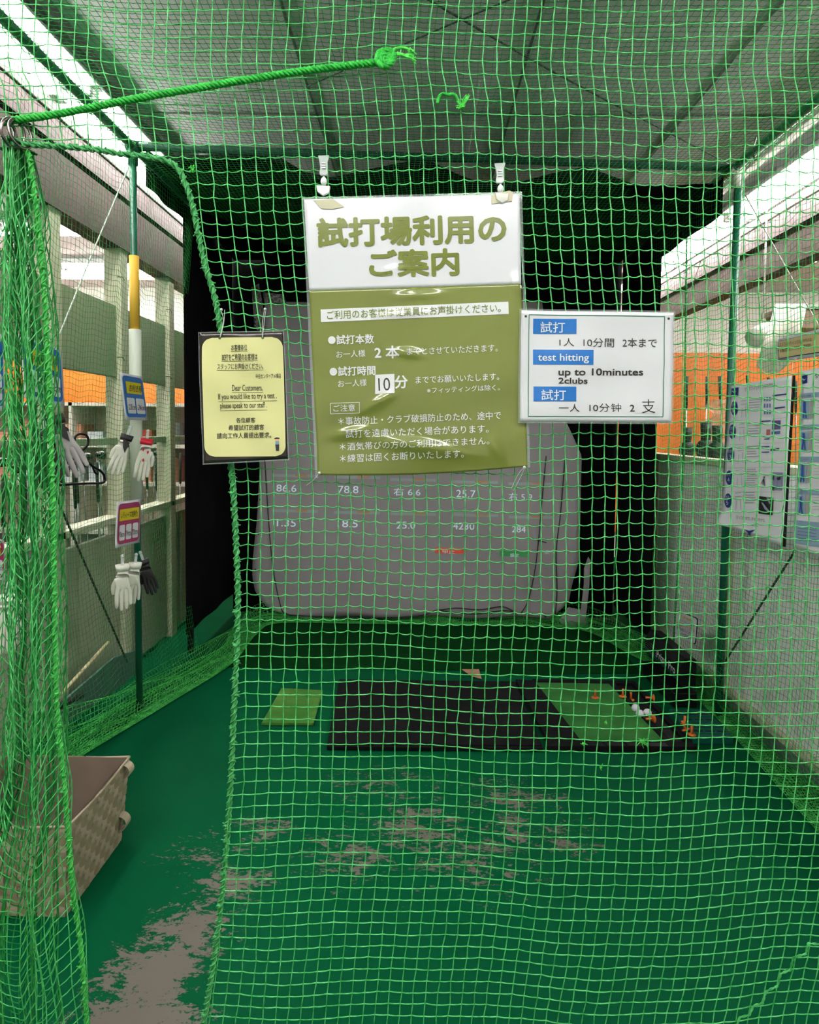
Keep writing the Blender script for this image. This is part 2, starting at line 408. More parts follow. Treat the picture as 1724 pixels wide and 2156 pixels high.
# back wall: white above an orange boarded band
c = MB(); c.box((-8,YB,0),(8,YB+.15,CZ)); struct(c.build('wall_back', M_wallw))
c = MB()
for k in range(64):
    x = -8+.25*k; c.box((x+.004,YB-.03,.3),(x+.246,YB,2.42))
c.box((-8,YB-.034,.3),(8,YB-.02,2.40))
struct(c.build('trim_2', M_orange, bevel=.003))
c = MB(); c.box((-8,-4.15,0),(8,-4,CZ)); struct(c.build('wall_front', M_wallw))
c = MB(); c.box((-8.15,-4,0),(-8,YB,CZ)); struct(c.build('wall_left', M_wallw))
c = MB(); c.box((8,-4,0),(8.15,YB,CZ)); struct(c.build('wall_right', M_wallw))
# left partition along the cage: posts, lower boards, sill, sage boards, brown head beam, white lamp ledge
posts = [.9, 1.62, 2.33, 3.04, 3.745, 4.46, 5.17, 5.88]
c = MB()
for y in posts: c.box((XL-.05,y-.045,0),(XL+.05,y+.045,2.54))
c.box((XL-.05,.5,.935),(XL+.05,6.4,.975))
struct(c.build('trim_3', M_post, bevel=.004))
c = MB()
for a, b in zip(posts[:-1], posts[1:]):
    c.box((XL-.015,a+.045,.03),(XL+.015,b-.045,.87)); c.box((XL-.01,a+.2,.03),(XL+.028,b-.1,.85))
struct(c.build('trim_4', M_panel, bevel=.003))
c = MB()
for a, b in zip(posts[:-1], posts[1:]):
    c.box((XL-.02,a+.045,1.785),(XL+.02,b-.045,2.2)); c.box((XL-.02,a+.045,1.39),(XL+.02,b-.045,1.43))
struct(c.build('trim_5', M_panelg, bevel=.003))
c = MB(); c.box((XL-.06,-1,2.53),(XL+.06,6.6,2.80)); struct(c.build('trim_6', M_red))
c = MB(); c.box((XL-.06,-1,2.82),(XL+.075,6.6,2.94)); struct(c.build('trim_7', M_mauve))
c = MB(); c.box((XL-.06,-1,2.945),(XL+.085,6.6,3.075)); struct(c.build('trim_8', mat('ledge_grey', (84,88,80), .7), bevel=.006))
c = MB(); c.box((-1.47,-1,CZ-.05),(-1.435,6.6,CZ)); struct(c.build('trim_9', M_ceilseam))
# right head beam and lamp ledge
c = MB(); c.box((XR,-1,2.60),(XR+.12,6.9,2.84)); struct(c.build('trim_10', M_red))
c = MB(); c.box((XR-.03,-1,2.82),(XR+.12,6.9,2.95)); struct(c.build('trim_11', M_mauve))
c = MB(); c.box((XR-.03,-1,2.965),(XR+.12,6.9,3.02)); struct(c.build('trim_12', M_trim, bevel=.006))
c = MB()
for k in range(60):
    y = .5+.1*k; c.box((XR-.031,y,2.935),(XR-.028,y+.05,2.95))
struct(c.build('trim_13', M_dark))
c = MB(); c.box((1.93,-1,CZ-.07),(1.98,6.9,CZ)); c.box((2.0,-1,CZ-.04),(2.03,6.9,CZ)); struct(c.build('trim_14', M_trim, bevel=.004))
# low white partition on the right
c = MB()
c.box((XP,.6,.07),(XP+.04,5.4,1.33)); struct(c.build('trim_15', M_pwhite))
c = MB()
for y in (1.35, 2.42, 3.42, 4.5): c.box((XP-.012,y,.07),(XP,y+.09,1.33))
c.box((XP-.03,.6,1.31),(XP+.06,5.4,1.345)); c.box((XP-.03,.6,.05),(XP+.05,5.4,.105))
struct(c.build('trim_16', M_post, bevel=.004))
c = MB(); c.box((XP+.01,.6,0),(XP+.05,5.4,.06)); struct(c.build('trim_17', M_dark))

# ================================================================== LAMPS
def lamp_proto(label, group):
    t = thing('fluorescent_light', label, 'ceiling light', group=group)
    h = MB(); h.prism([(-.135,-.62,0),(.135,-.62,0),(.10,-.62,.055),(-.10,-.62,.055)], (0,1.24,0))
    local(h.build('housing', M_tray, t, bevel=.004), t)
    for x in (-.075, .075):
        b = MB(); b.cyl((x,-.59,-.022),(x,.59,-.022),.016,12); local(b.build('tube', M_tube, t, True), t)
    for y in (-.605, .605):
        e = MB()
        for x in (-.075, .075): e.box((x-.022,y-.014,-.045),(x+.022,y+.014,.002))
        local(e.build('end_cap', M_tray, t, bevel=.004), t)
    return t
lz = CZ-.058
L0 = lamp_proto('nearest fluorescent lamp of the row above the left partition, at the upper left corner', 'fluorescent lamps along the partitions')
L0.location = (-1.61, 2.35, lz-.02)
dup(L0, (-1.61, 3.62, lz-.02), 0, 'second fluorescent lamp of the left row, its far end beside the cage corner post')
dup(L0, (-1.61, 1.08, lz-.02), 0, 'fluorescent lamp of the left row outside the picture, beside the front net')
dup(L0, (-1.61, 4.89, lz-.02), 0, 'far fluorescent lamp of the left row showing as a bright patch behind the left post')
for y, lb in ((1.4,'fluorescent lamp of the right row above the viewer, outside the picture'), (2.67,'fluorescent lamp at the upper right corner beyond the cage pipe'),
              (3.94,'fluorescent lamp of the right row behind the green right post'), (5.21,'far fluorescent lamp of the right row, next to the black curtain edge'), (6.48,'last fluorescent lamp of the right row')):
    dup(L0, (2.25, y, lz-.035), 0, lb)
dup(L0, (-2.75, 5.1, lz), math.pi/2, 'fluorescent lamp in the shop seen through the left opening under the brown beam', 'fluorescent lamps in the shop')
dup(L0, (-3.9, 5.1, lz), math.pi/2, 'fluorescent lamp added to brighten the shop farther left beyond the left opening', 'fluorescent lamps in the shop')  # extra lamp put in to light the shop, like the shop lamps below
dup(L0, (-3.4, 6.6, lz), math.pi/2, 'fluorescent lamp added before the back wall to brighten the left shop', 'fluorescent lamps in the shop')
dup(L0, (3.6, 5.2, lz), 0, 'fluorescent lamp added to brighten the shop on the right', 'fluorescent lamps in the shop')
dup(L0, (4.2, 3.2, lz), 0, 'fluorescent lamp added to brighten the right shop aisle', 'fluorescent lamps in the shop')
dup(L0, (-3.6, 2.8, lz), 0, 'fluorescent lamp added to brighten the left shop aisle', 'fluorescent lamps in the shop')
for x, y, r in ((3.0,3.8,0),(4.6,4.9,0),(5.6,5.6,1.571),(6.4,6.6,1.571),(4.0,5.6,1.571)): dup(L0, (x, y, lz), r, 'fluorescent lamp added to brighten the shop on the right, hidden by the beam', 'hidden lamps added to brighten the shop')  # unseen extras that brighten the white wall and orange boards
for x, y, r in ((-2.9,6.3,1.571),(-4.6,6.3,1.571),(-3.0,3.6,0),(-4.2,4.0,0)): dup(L0, (x, y, lz), r, 'fluorescent lamp added to brighten the shop on the left, hidden by the beam', 'hidden lamps added to brighten the shop')  # unseen extras that brighten the left opening
dup(L0, (-1.5, -.1, lz-.02), 0, 'added fluorescent lamp on the ceiling behind the viewer, left side, lighting the right partition')  # added to throw more light on the right partition and posters
for x, y in ((-.75,-.35),(.8,-.35),(2.3,-.8),(-2.4,-.8),(-.8,-1.7),(.7,-1.7)):
    dup(L0, (x, y, lz), math.pi/2, 'fluorescent lamp on the ceiling behind the viewer', 'fluorescent lamps behind the viewer')

# ================================================================== CAGE FRAME
ZT = 2.83
fr = thing('net_cage', 'green steel pipe frame that carries the practice nets', 'frame', (0,3.3,0))
XFL, XFR = -1.45, 1.58
def pipe(name, a, b, r, m): return MB().cyl(a, b, r, 14).build(name, m, fr, True)
pipe('pipe', (XFL,3.23,2.90),(XFR,3.28,2.83),.019,M_piped)
pipe('pipe', (XFL,-.6,2.90),(XFL,4.95,2.90),.02,M_pipe)
pipe('pipe', (XFR,-.6,2.83),(XFR,4.95,2.83),.02,M_pipe)
pipe('post', (XFL,3.23,0),(XFL,3.23,2.90),.017,M_pipe)
tag(pipe('foam_pad', (XFL,3.23,1.98),(XFL,3.23,2.36),.024,M_yel), 'yellow foam pad round the post')
tag(pipe('sleeve', (XFL,3.23,1.12),(XFL,3.23,1.99),.030,M_sleeve), 'white plastic sleeve round the lower post')
pipe('post', (XFR+.02,3.28,0),(XFR+.02,3.28,2.83),.019,M_pipe)
c = MB(); strands(c, [(XFR-.01,3.82,.05),(XFR+.01,3.80,1.4),(XFR-.01,3.82,2.8)], .003, .0042, 60, 2, 6, step=.02); c.build('seam_rope', M_netd, fr, True)
pipe('floor_pipe', (1.675,1.2,.045),(1.675,3.6,.045),.03,mat('dull_pipe',(62,84,78),.4,vary=.2))
for (x, y, z) in ((XFL,3.23,2.88),(XFR+.01,3.28,2.80)):
    j = MB(); j.cyl((x,y,z-.07),(x,y,z+.03),.024,14); j.cyl((x-.03,y,z+.02),(x+.03,y,z+.02),.024,14); j.build('joint', M_trim if x > 0 else M_pipe, fr, True)

# ================================================================== BLACK CURTAIN AND SCREEN
ct = thing('backdrop_curtain', 'black cloth enclosure hanging round the far end of the cage', 'curtain', (0,4.4,0))
XCL, XCR = -1.47, 1.56
sheet('back_cloth', lambda u, v: (XCL+(XCR-XCL)*u, 4.98+.012*math.sin(u*38), 2.82*(1-v)+.02), 80, 12, M_black, ct, .003)
sheet('side_cloth', lambda u, v: (XCL+.006*math.sin(u*14), 3.96+1.0*u, .17+(2.80-.12*u)*v), 20, 12, M_black, ct, .003)
sheet('side_cloth', lambda u, v: (XCR+.006*math.sin(u*14), 4.17+.8*u, .12+2.70*v), 20, 12, M_black, ct, .003)
for X_, y0, y1, zt in ((XCL,3.43,3.97,2.98),(XCR,3.36,4.18,2.83)):
    sheet('valance', lambda u, v, X_=X_, y0=y0, y1=y1, zt=zt: (X_+.01*math.sin(u*9), y0+(y1-y0)*u, zt-.2+.2*v), 12, 6, M_black, ct, .003)
edge = [(330,330),(430,326),(550,320),(590,332),(640,362),(700,374),(780,356),(874,337),(905,339),(960,366),(1002,382),(1085,386),(1160,366),(1232,351),(1280,368),(1342,391),(1420,391),(1495,386)]
EP = np.array([onY(x, y, 3.42) for x, y in edge])
def roof(u, v):
    x = XCL+.02+(XCR-XCL-.04)*u; z = float(np.interp(x, EP[:, 0], EP[:, 2]))
    return (x, 3.42+1.55*v, z*(1-v)+2.80*v+.0)
sheet('roof_cloth', roof, 90, 10, M_black, ct, .003)
sheet('hem', lambda u, v: (lambda p: (p[0], p[1], p[2]-.03*v))(roof(u, 0)), 90, 1, M_black, ct, .003)
MB().cyl((XCL+.02,3.98,.05),(XCL+.02,3.98,.2),.02,10).build('weight', M_plast, ct)

sc = thing('impact_screen', 'pale fabric impact screen hanging before the black cloth at the far end', 'screen', (0,4.8,0))
YS = 4.78
def scr(x, y, lift=0.0):
    p = onY(x, y, YS); return (p[0], p[1]-lift+.012*math.sin(p[0]*5+p[2]*2)-.006*math.sin(p[2]*7+p[0]*3), p[2])
outL = [(562,560),(556,700),(548,950),(540,1100),(531,1180),(530,1215),(536,1245),(556,1275),(585,1292),(620,1298)]
outR = [(1130,560),(1150,700),(1178,860),(1200,905),(1225,960),(1223,1080),(1219,1180),(1205,1230),(1197,1270),(1188,1302),(1155,1300)]

def scrfn(u, v):
    y = 636+663*v; xl = interp(y, sorted([(b, a) for a, b in outL])); xr = interp(y, sorted([(b, a) for a, b in outR]))
    return scr(xl+(xr-xl)*u, y+(3*math.sin(u*20) if v > .98 else 0))
sheet('cloth', scrfn, 60, 60, M_screen, sc, .004)
fl = Print(scr)
for poly in ([(1193,1298),(1212,1276),(1226,1290),(1236,1270),(1240,1200),(1243,1178),(1238,1170),(1230,1192),(1228,1230),(1240,1262),(1238,1310),(1226,1334),(1212,1340),(1196,1330),(1176,1308)],):
    pass
q1 = MB(); q1.prism([scr(x, y, .012) for x, y in [(1176,1305),(1196,1278),(1222,1284),(1237,1306),(1224,1334),(1202,1336)]], (0,.006,0))
q1.prism([scr(x, y, .012) for x, y in [(1222,1286),(1229,1230),(1229,1196),(1238,1172),(1243,1180),(1240,1240),(1233,1300)]], (0,.006,0))
tag(q1.build('torn_flap', M_screen, sc), 'torn pale corner flap')
sm = MB()
for pts in ([(557,960),(566,1100),(575,1200),(590,1275),(602,1292),(640,1297),(780,1299),(880,1296),(920,1284),(940,1287),(1000,1292),(1060,1284),(1090,1290)],
            [(1150,960),(1140,1060),(1128,1180),(1112,1260),(1096,1290)], [(1190,960),(1180,1080),(1170,1160),(1172,1240),(1168,1295)], [(925,1284),(960,1280),(1010,1283),(1055,1276),(1080,1285)], [(1118,1132),(1150,1142)]):
    P = smooth_path([scr(x, y, .01) for x, y in pts], 6); sm.tube(P, .004, 6)
tag(sm.build('lacing_cord', M_dark, sc, True), 'thin black lacing cord')
gr_ = MB()
for x, y in ((548,1052),(544,1124),(537,1200),(1120,1292),(1147,1297),(560,1280)): p = scr(x, y, .004); gr_.cyl(p, (p[0],p[1]-.004,p[2]), .008, 10)
pieces(gr_.build('eyelet', M_dark, sc))
tp = MB()
tp.prism([scr(x, y, .03) for x, y in [(533,608),(548,600),(556,640),(560,690),(548,700),(538,690)]], (0,.01,0))
tp.prism([scr(x, y, .03) for x, y in [(556,618),(600,622),(604,640),(560,640)]], (0,.01,0))
pieces(tp.build('tape', M_tape, sc))
# projected figures: a picture thrown on the cloth
M_pj = mat('projected_white', (176,190,200), .8, emit=.28); M_pjr = mat('projected_red', (214,70,60), .8, emit=.06); M_pjg = mat('projected_green', (60,140,84), .8, emit=.06)
M_pjb = mat('projected_band', (150,160,164), .9, emit=.02); M_pjo = mat('projected_orange', (176,132,90), .9, emit=.03)
def zs(x, y): return (500+x/2.2987, 950+y/2.2987)
pr = Print(scr)
for t, x0, x1, y, h in (('86.6',188,285,195,34),('78.8',487,585,202,36),('右 6.6',755,885,215,38),('25.7',1057,1150,222,36),('右 5.9',1310,1425,238,38),
                        ('1.35',190,283,363,36),('18.5',485,582,366,36),('25.0',768,860,375,34),('4230',1042,1145,378,34),('284',1325,1392,390,30)):
    pr.text(t, zs(x0, y), zs(x1, y+2), h/2.3, M_pj, 0, .006)
for q, m in (([(955,468),(1095,472),(1095,496),(955,494)], M_pjr), ([(1268,480),(1405,484),(1405,510),(1268,506)], M_pjg)):
    pr.grid([zs(*p) for p in q], m, .005)
pr.text('中止', zs(992,496), zs(1050,498), 9, M_pj, 0, .007); pr.text('次へ', zs(1485,496), zs(1532,498), 9, M_pj, 0, .007); pr.text('設定', zs(1318,510), zs(1360,511), 8, M_pj, 0, .007)
for x0, y in ((170,110),(470,118),(740,130),(1040,140),(1310,150),(170,280),(470,288),(740,296),(1040,300),(1310,310)):
    pr.grid([zs(x0, y), zs(x0+220, y+4), zs(x0+220, y+18), zs(x0, y+14)], M_pjb, .004)
    pr.grid([zs(x0+110, y+2), zs(x0+170, y+3), zs(x0+170, y+12), zs(x0+110, y+11)], M_pjo, .005)
pr.done(sc, 'projected_figures')

# ================================================================== FLOOR PIECES
c = MB(); c.prism([(-1.22,3.86,.002),(.42,3.86,.002),(.50,3.80,.002),(1.40,3.86,.002),(1.40,4.95,.002),(-1.22,4.95,.002)], (0,0,.004))
tag(c.build('carpet', M_carpet), 'dark green carpet strip on the floor under the screen', 'carpet')
p1, p2, p3, p4 = [onZ(x, y, .009) for x, y in ((972,1410),(1008,1410),(1014,1430),(992,1424))]
c = MB(); c.prism([p1, p4, p3, p2], (0,0,.004)); tag(c.build('torn_flap', mat('flap_pink', (168,120,100), .8, vary=.15, vscale=30)), 'small pinkish torn triangle of backing behind the black standing mat', 'scrap')
# standing mat
def slab(mb, P, z0, z1): mb.prism([(x, y, z0) for x, y in P], (0,0,z1-z0))
st = thing('standing_mat', 'wide black foam standing mat left of the hitting turf', 'mat', (.09,3.26,0))
c = MB(); slab(c, [(-.41,2.86),(.60,2.88),(.585,3.66),(-.45,3.65)], .003, .022); c.build('foam_sheet', M_rubber, st, bevel=.004)
c = MB(); slab(c, [(-.405,2.875),(.595,2.895),(.58,3.645),(-.44,3.635)], .022, .027); c.build('top_sheet', M_rubber, st, bevel=.002)
hm = thing('hitting_mat', 'black rubber hitting mat with an inset of worn green turf', 'mat', (.96,3.27,0))
c = MB(); slab(c, [(.612,2.885),(1.32,2.90),(1.315,2.95),(.63,2.945)], .002, .03)
slab(c, [(.63,2.945),(.79,2.945),(.70,3.66),(.59,3.67)], .002, .03); slab(c, [(.70,3.64),(1.29,3.64),(1.28,3.68),(.69,3.68)], .002, .03)
slab(c, [(1.19,2.945),(1.225,2.945),(1.165,3.64),(1.13,3.64)], .002, .03); slab(c, [(1.29,2.945),(1.32,2.95),(1.29,3.68),(1.265,3.64)], .002, .03)
c.build('rubber_frame', M_rubber, hm, bevel=.004)
c = MB(); slab(c, [(1.225,2.945),(1.29,2.945),(1.265,3.64),(1.165,3.64)], .002, .012); c.build('ball_gutter', M_plast, hm)
c = MB(); slab(c, [(.785,2.94),(1.195,2.945),(1.135,3.645),(.695,3.645)], .003, .024); c.build('turf_inset', M_turf, hm)
c = MB()
for k in range(4):
    x = .80+.1*k; slab(c, [(x,2.895),(x+.085,2.897),(x+.083,2.93),(x,2.928)], .0295, .031)
pieces(c.build('moulded_panel', M_plast, hm, bevel=.001))
c = MB(); slab(c, [(-.772,3.09),(-.512,3.10),(-.525,3.50),(-.765,3.52)], .003, .018); tag(c.build('turf_patch', M_turfy, bevel=.003), 'small worn yellow-green turf patch left of the black mat', 'turf')
# tray of slots
tr = thing('slotted_tray', 'teal plastic tray with oblong slots beside the hitting mat', 'tray', (1.42,3.12,0))
TX0, TX1, TY0, TY1 = 1.33, 1.53, 2.98, 3.27
c = MB(); c.box((TX0,TY0,0),(TX1,TY1,.045)); c.build('body', M_teal, tr, bevel=.006)
c = MB()
for k in range(4):
    for j in range(3): c.box((TX0+.03+.055*j, TY0+.035+.06*k, .0445),(TX0+.07+.055*j, TY0+.05+.06*k, .0465))
pieces(c.build('slot', M_plast, tr))
c = MB()
for k in range(5): c.box((TX0+.01,TY0+.02+.06*k,.044),(TX1-.01,TY0+.03+.06*k,.05))
pieces(c.build('ridge', M_teal, tr, bevel=.002))
# golf balls
bp = MB().ball((0,0,0),.0214,12).build('golf_ball', M_ball, None, True)
bl = [onZ(1338,1491,.034), onZ(1347,1503,.034), onZ(1363,1501,.034)]
bp.location = bl[0]; tag(bp, 'spotted white golf ball at the far end of the three in the black gutter', 'golf ball', 'golf balls in the gutter')
for p, lb in ((bl[1], 'spotted white golf ball nearest the viewer of the three in the gutter'), (bl[2], 'spotted white golf ball touching the orange tee disc')):
    d = bp.copy(); COL.objects.link(d); d.location = p; d['label'] = lb
# tees
def tee_proto():
    t = thing('rubber_tee', '', 'golf tee', group='orange rubber tees')
    c = MB(); c.lathe([(.0,0),(.024,0),(.024,.004),(.008,.008),(.0,.008)], sides=20); local(c.build('base', M_tee, t, True), t)
    c = MB(); c.lathe([(.0075,.006),(.0065,.03),(.0075,.052),(.0055,.052),(.0055,.046)], sides=16); local(c.build('stem', M_tee, t, True), t); t.scale = (.85,)*3
    return t
T0 = tee_proto()
tees = [((1253,1469,.024),(0,0),'orange rubber tee standing on the green turf inset'), ((1311,1467,.03),(0,0),'orange rubber tee standing on the far black rim of the hitting mat'),
        ((1328,1474,.013),(0,0),'orange rubber tee with broad disc base right of the other standing tee'), ((1376,1470,.03),(0,-1.5),'orange rubber tee lying before the black sensor box'),
        ((1376,1513,.045),(.3,-1.5),'orange rubber tee lying against the golf balls, disc upright'), ((1441,1527,.062),(-.6,.3),'orange rubber tee leaning at the far side of the teal tray'),
        ((1444,1537,.05),(-.3,-.35),'short orange rubber tee in the middle of the teal tray edge'), ((1456,1547,.047),(0,0),'orange rubber tee standing at the near corner of the teal tray')]
for i, (p, r, lb) in enumerate(tees):
    o = T0 if i == 0 else dup(T0, (0,0,0)); o.location = onZ(*p); o.rotation_euler = (r[0], r[1], 0); o['label'] = lb
# sensor box
dv = thing('launch_monitor', 'black sensor box with perforated side standing by the right net', 'sensor', (1.5,3.65,0))
DX = 1.43
c = MB(); c.prism([(DX+.02,3.40,.10),(DX+.10,3.40,.10),(DX+.10,3.40,.26),(DX+.03,3.40,.27),(DX,3.40,.22),(DX,3.40,.13)], (0,.50,0)); c.build('body', M_device, dv, bevel=.006)
c = MB(); c.box((DX-.03,3.38,0),(DX+.10,3.86,.085)); c.build('base', M_plast, dv, bevel=.008)
c = MB(); c.box((DX+.02,3.5,.085),(DX+.08,3.8,.10)); c.build('foot', M_plast, dv)
c = MB(); c.box((DX-.003,3.41,.145),(DX,3.89,.16)); tag(c.build('stripe', mat('stripe_green', (10,70,56), .3), dv), 'dark green stripe')
c = MB()
for a in range(9):
    for b in range(6): c.cyl((DX-.003,3.72+.019*a,.135+.015*b),(DX+.001,3.72+.019*a,.135+.015*b),.0022,6)
c.build('perforation', mat('hole_grey', (110,120,116), .4), dv)
V_, F_, _ = glyphs('Prizm Pro', .02); c = MB(); c.add([(DX-.004, 3.70-.27*x, .165+.045*y) for x, y in V_], F_)
c.build('lettering', M_whitet, dv, fix=False)

# ================================================================== NETS
cg = thing('cage_net', 'green mesh netting forming the sides, roof and floor skirt of the cage', 'net', (0,2.8,0))
PITCHN = .0254
def side_net(X0, xb, y0, y1, ztop, sgn, bulge):
    Y = np.arange(y0, y1, PITCHN); nz = int((ztop)/PITCHN)
    P = np.zeros((nz+1, len(Y), 3)); v = np.linspace(0, 1, nz+1)
    for i, y in enumerate(Y):
        z = ztop*(1-v)+.015*v
        x = X0+bulge*sgn*np.sin(np.pi*v**1.3)+.012*np.sin(y*9+v*2)*v+.006*np.sin(y*23+v*5)
        lo = np.clip((v-.93)/.07, 0, 1); x = x*(1-lo**2)+(xb(y))*lo**2
        P[:, i, 0] = x; P[:, i, 1] = y+.012*np.sin(v*7+y*2); P[:, i, 2] = z-.02*np.sin(np.pi*((y*1.3) % 1))*(1-v)+.006*np.sin(y*31)
    return P
Lb = lambda y: np.interp(y, [1.3,2.7,3.9], [-1.62,-1.56,-1.40]); Rb = lambda y: np.interp(y, [1.3,2.3,3.64,4.2], [1.62,1.63,1.64,1.6])
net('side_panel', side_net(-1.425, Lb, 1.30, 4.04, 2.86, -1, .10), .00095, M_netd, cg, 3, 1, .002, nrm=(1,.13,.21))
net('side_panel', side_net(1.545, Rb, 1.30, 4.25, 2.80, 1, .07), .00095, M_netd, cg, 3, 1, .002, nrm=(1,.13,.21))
X = np.arange(-1.43, 1.56, PITCHN); Y = np.arange(1.3, 4.9, PITCHN); P = np.zeros((len(Y), len(X), 3))
P[..., 0] = X[None, :]; P[..., 1] = Y[:, None]; ux = (X+1.43)/2.99; P[..., 2] = (2.87*(1-ux)+2.80*ux)[None, :]-.05*np.sin(np.pi*ux)[None, :]+.008*np.sin(Y*5)[:, None]*np.sin(X*4)[None, :]
P[..., 0] += .006*np.sin(Y*11)[:, None]; P[..., 1] += .010*np.sin(X*6+1)[None, :]
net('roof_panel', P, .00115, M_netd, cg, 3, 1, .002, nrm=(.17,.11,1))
# bunched skirt of loose net on the floor round the inside
path = smooth_path([(-1.58,1.9,0),(-1.55,2.4,0),(-1.51,2.72,0),(-1.33,3.3,0),(-1.16,3.9,0),(-1.15,4.45,0),(-1.05,4.72,0),(-.5,4.74,0),(.3,4.74,0),(1.0,4.74,0),(1.28,4.62,0),(1.42,4.2,0),(1.545,3.85,0),(1.57,3.5,0),(1.56,3.0,0),(1.51,2.3,0),(1.47,1.4,0)], 20)
path = resample(path, PITCHN*.8); T_ = np.gradient(path, axis=0); T_ /= np.linalg.norm(T_, axis=1)[:, None]; Nn = np.stack([-T_[:, 1], T_[:, 0], 0*T_[:, 0]], 1)
for layer in range(3):
    nv = 16; P = np.zeros((nv, len(path), 3)); s_ = np.arange(len(path))*PITCHN*.8
    for j in range(nv):
        t = j/(nv-1); wdt = (.20+.05*np.sin(s_*1.7+layer)+.02*np.sin(s_*9+layer*2))*(1-.18*layer)
        backm = np.exp(-((path[:, 1]-4.74)/.2)**2)*(np.abs(path[:, 0]) < 1.15)
        wdt = wdt*(1-.4*backm)
        hgt = .012+.10*t**2*(1-.25*layer)+.028*np.sin(t*9+s_*6+layer*1.7)*t+.02*np.sin(s_*14+layer*3)*t*(1-t)*2
        hgt = hgt*(1+.2*backm)
        P[j] = path+Nn*((t*wdt)[:, None]); P[j, :, 2] = np.maximum(hgt, .004+.004*layer)
        P[j] += T_*(.03*np.sin(s_*5+j*.6+layer*2))[:, None]
    net('floor_skirt', P, .00125, M_skirt, cg, 3, 0, 0, nrm=(.21,.13,1))
c = MB(); strands(c, resample(path+Nn*.12+np.array([0,0,.055]), .02)[:-1], .004, .004, 160, 2, 5, step=.01); c.build('foot_rope', M_rope, cg, True)
lr = MB()
for X_, y0, y1, z in ((XFL,1.3,4.9,2.895),(XFR,1.3,4.9,2.828)):
    n = int((y1-y0)/.05)
    yy = np.linspace(y0, y1, n*8); a = np.linspace(0, n*2*math.pi, n*8)
    lr.tube(np.stack([X_+.028*np.cos(a), yy, z+.028*np.sin(a)], 1), .0022, 4)
lr.build('lashing', M_netd, cg, True)

# ---- front net with a slit opening
YN = 1.25
fn_ = thing('front_net', 'large green square-mesh net curtain across the front, carrying the notices', 'net', (.2,YN,0))
K = .94e-3
eprof = [(0,-108),(125,-108),(140,-110),(190,-93),(300,-86),(420,-74),(550,-56),(680,-32),(960,-8),(1050,0),(1300,0),(1500,-6),(1700,-12),(1850,-22),(2020,-42),(2156,-62),(2400,-90)]
edgeX = [(335,350),(350,368),(370,385),(430,405),(550,430),(680,462),(960,484),(1050,492),(1200,499),(1300,500),(1500,492),(1700,482),(1850,470),(2020,450),(2156,428),(2300,405)]
hemY = [(-200,290),(20,298),(60,302),(150,312),(200,316),(260,326),(310,331),(350,335)]
zz = np.arange(.02, 2.5, .0254); xx = np.arange(-1.05, 1.15, .0254)
Zg, Xg = np.meshgrid(zz, xx, indexing='ij')
_, py0 = topx(np.stack([np.zeros_like(Zg), np.full_like(Zg, YN), Zg], -1))
w_ = np.clip((Xg+.36)/.22, 0, None); wu = .42+.58*np.exp(-w_); wl = .7+.3*np.exp(-w_)
e_ = np.interp(py0, *np.array(eprof, float).T)*K*np.where(py0 < 1175, wu, wl)
e_ -= np.clip((py0-1600)/550, 0, 1)**1.5*np.clip((Xg-.3)/.5, 0, 1)*.022
dz = .003*np.sin(Xg*7+Zg*3)+.0022*np.sin(Xg*21+Zg*9)+np.clip((py0-1500)/600, 0, 1)*np.clip((Xg-.45)/.4, 0, 1)*.02
jx = RNG.normal(0, .0009, Xg.shape); jz = RNG.normal(0, .0008, Xg.shape)
kx = .006*np.sin(Zg*13+1)*np.exp(-((py0-150)/130)**2)
NP = np.stack([Xg+e_+jx+kx+.002*np.sin(Zg*11+Xg*5), YN+.006*np.sin(Xg*8+Zg*2)+.004*np.sin(Zg*6), Zg+dz+jz], -1)
px_, py_ = topx(NP)
ex = np.interp(py_, *np.array(edgeX, float).T); hy = np.interp(px_, *np.array(hemY, float).T)
keep = np.where(py_ < 335, (py_ < hy) | (px_ > 350), px_ > ex)
keep &= ~((py_ < 335) & (px_ < 352) & (py_ > hy))
# close the cut rows on the edge rope
exA, exB = [], []
for j in range(NP.shape[0]):
    row = np.where(keep[j])[0]
    if len(row) == 0: continue
    i = row[0]
    if py_[j, i] > 336 and i > 0:
        t = onY(float(np.interp(py_[j, i], *np.array(edgeX, float).T)), py_[j, i]+4, YN); exA.append(t); exB.append(NP[j, i])
for i in range(NP.shape[1]):
    colk = np.where(keep[:, i] & (py_[:, i] < 335))[0]
    if len(colk) and px_[colk[0], i] < 350:
        j = colk[0]; exA.append(onY(px_[j, i], float(np.interp(px_[j, i], *np.array(hemY, float).T)), YN)); exB.append(NP[j, i])
sagA = np.where(py_ < 300, .0012, np.where(py_ < 1350, .0032, .0010))
net('mesh', NP, .00118, M_net, fn_, 5, 2, sagA, keep, (np.array(exA), np.array(exB)), csub=0)
kb = MB()
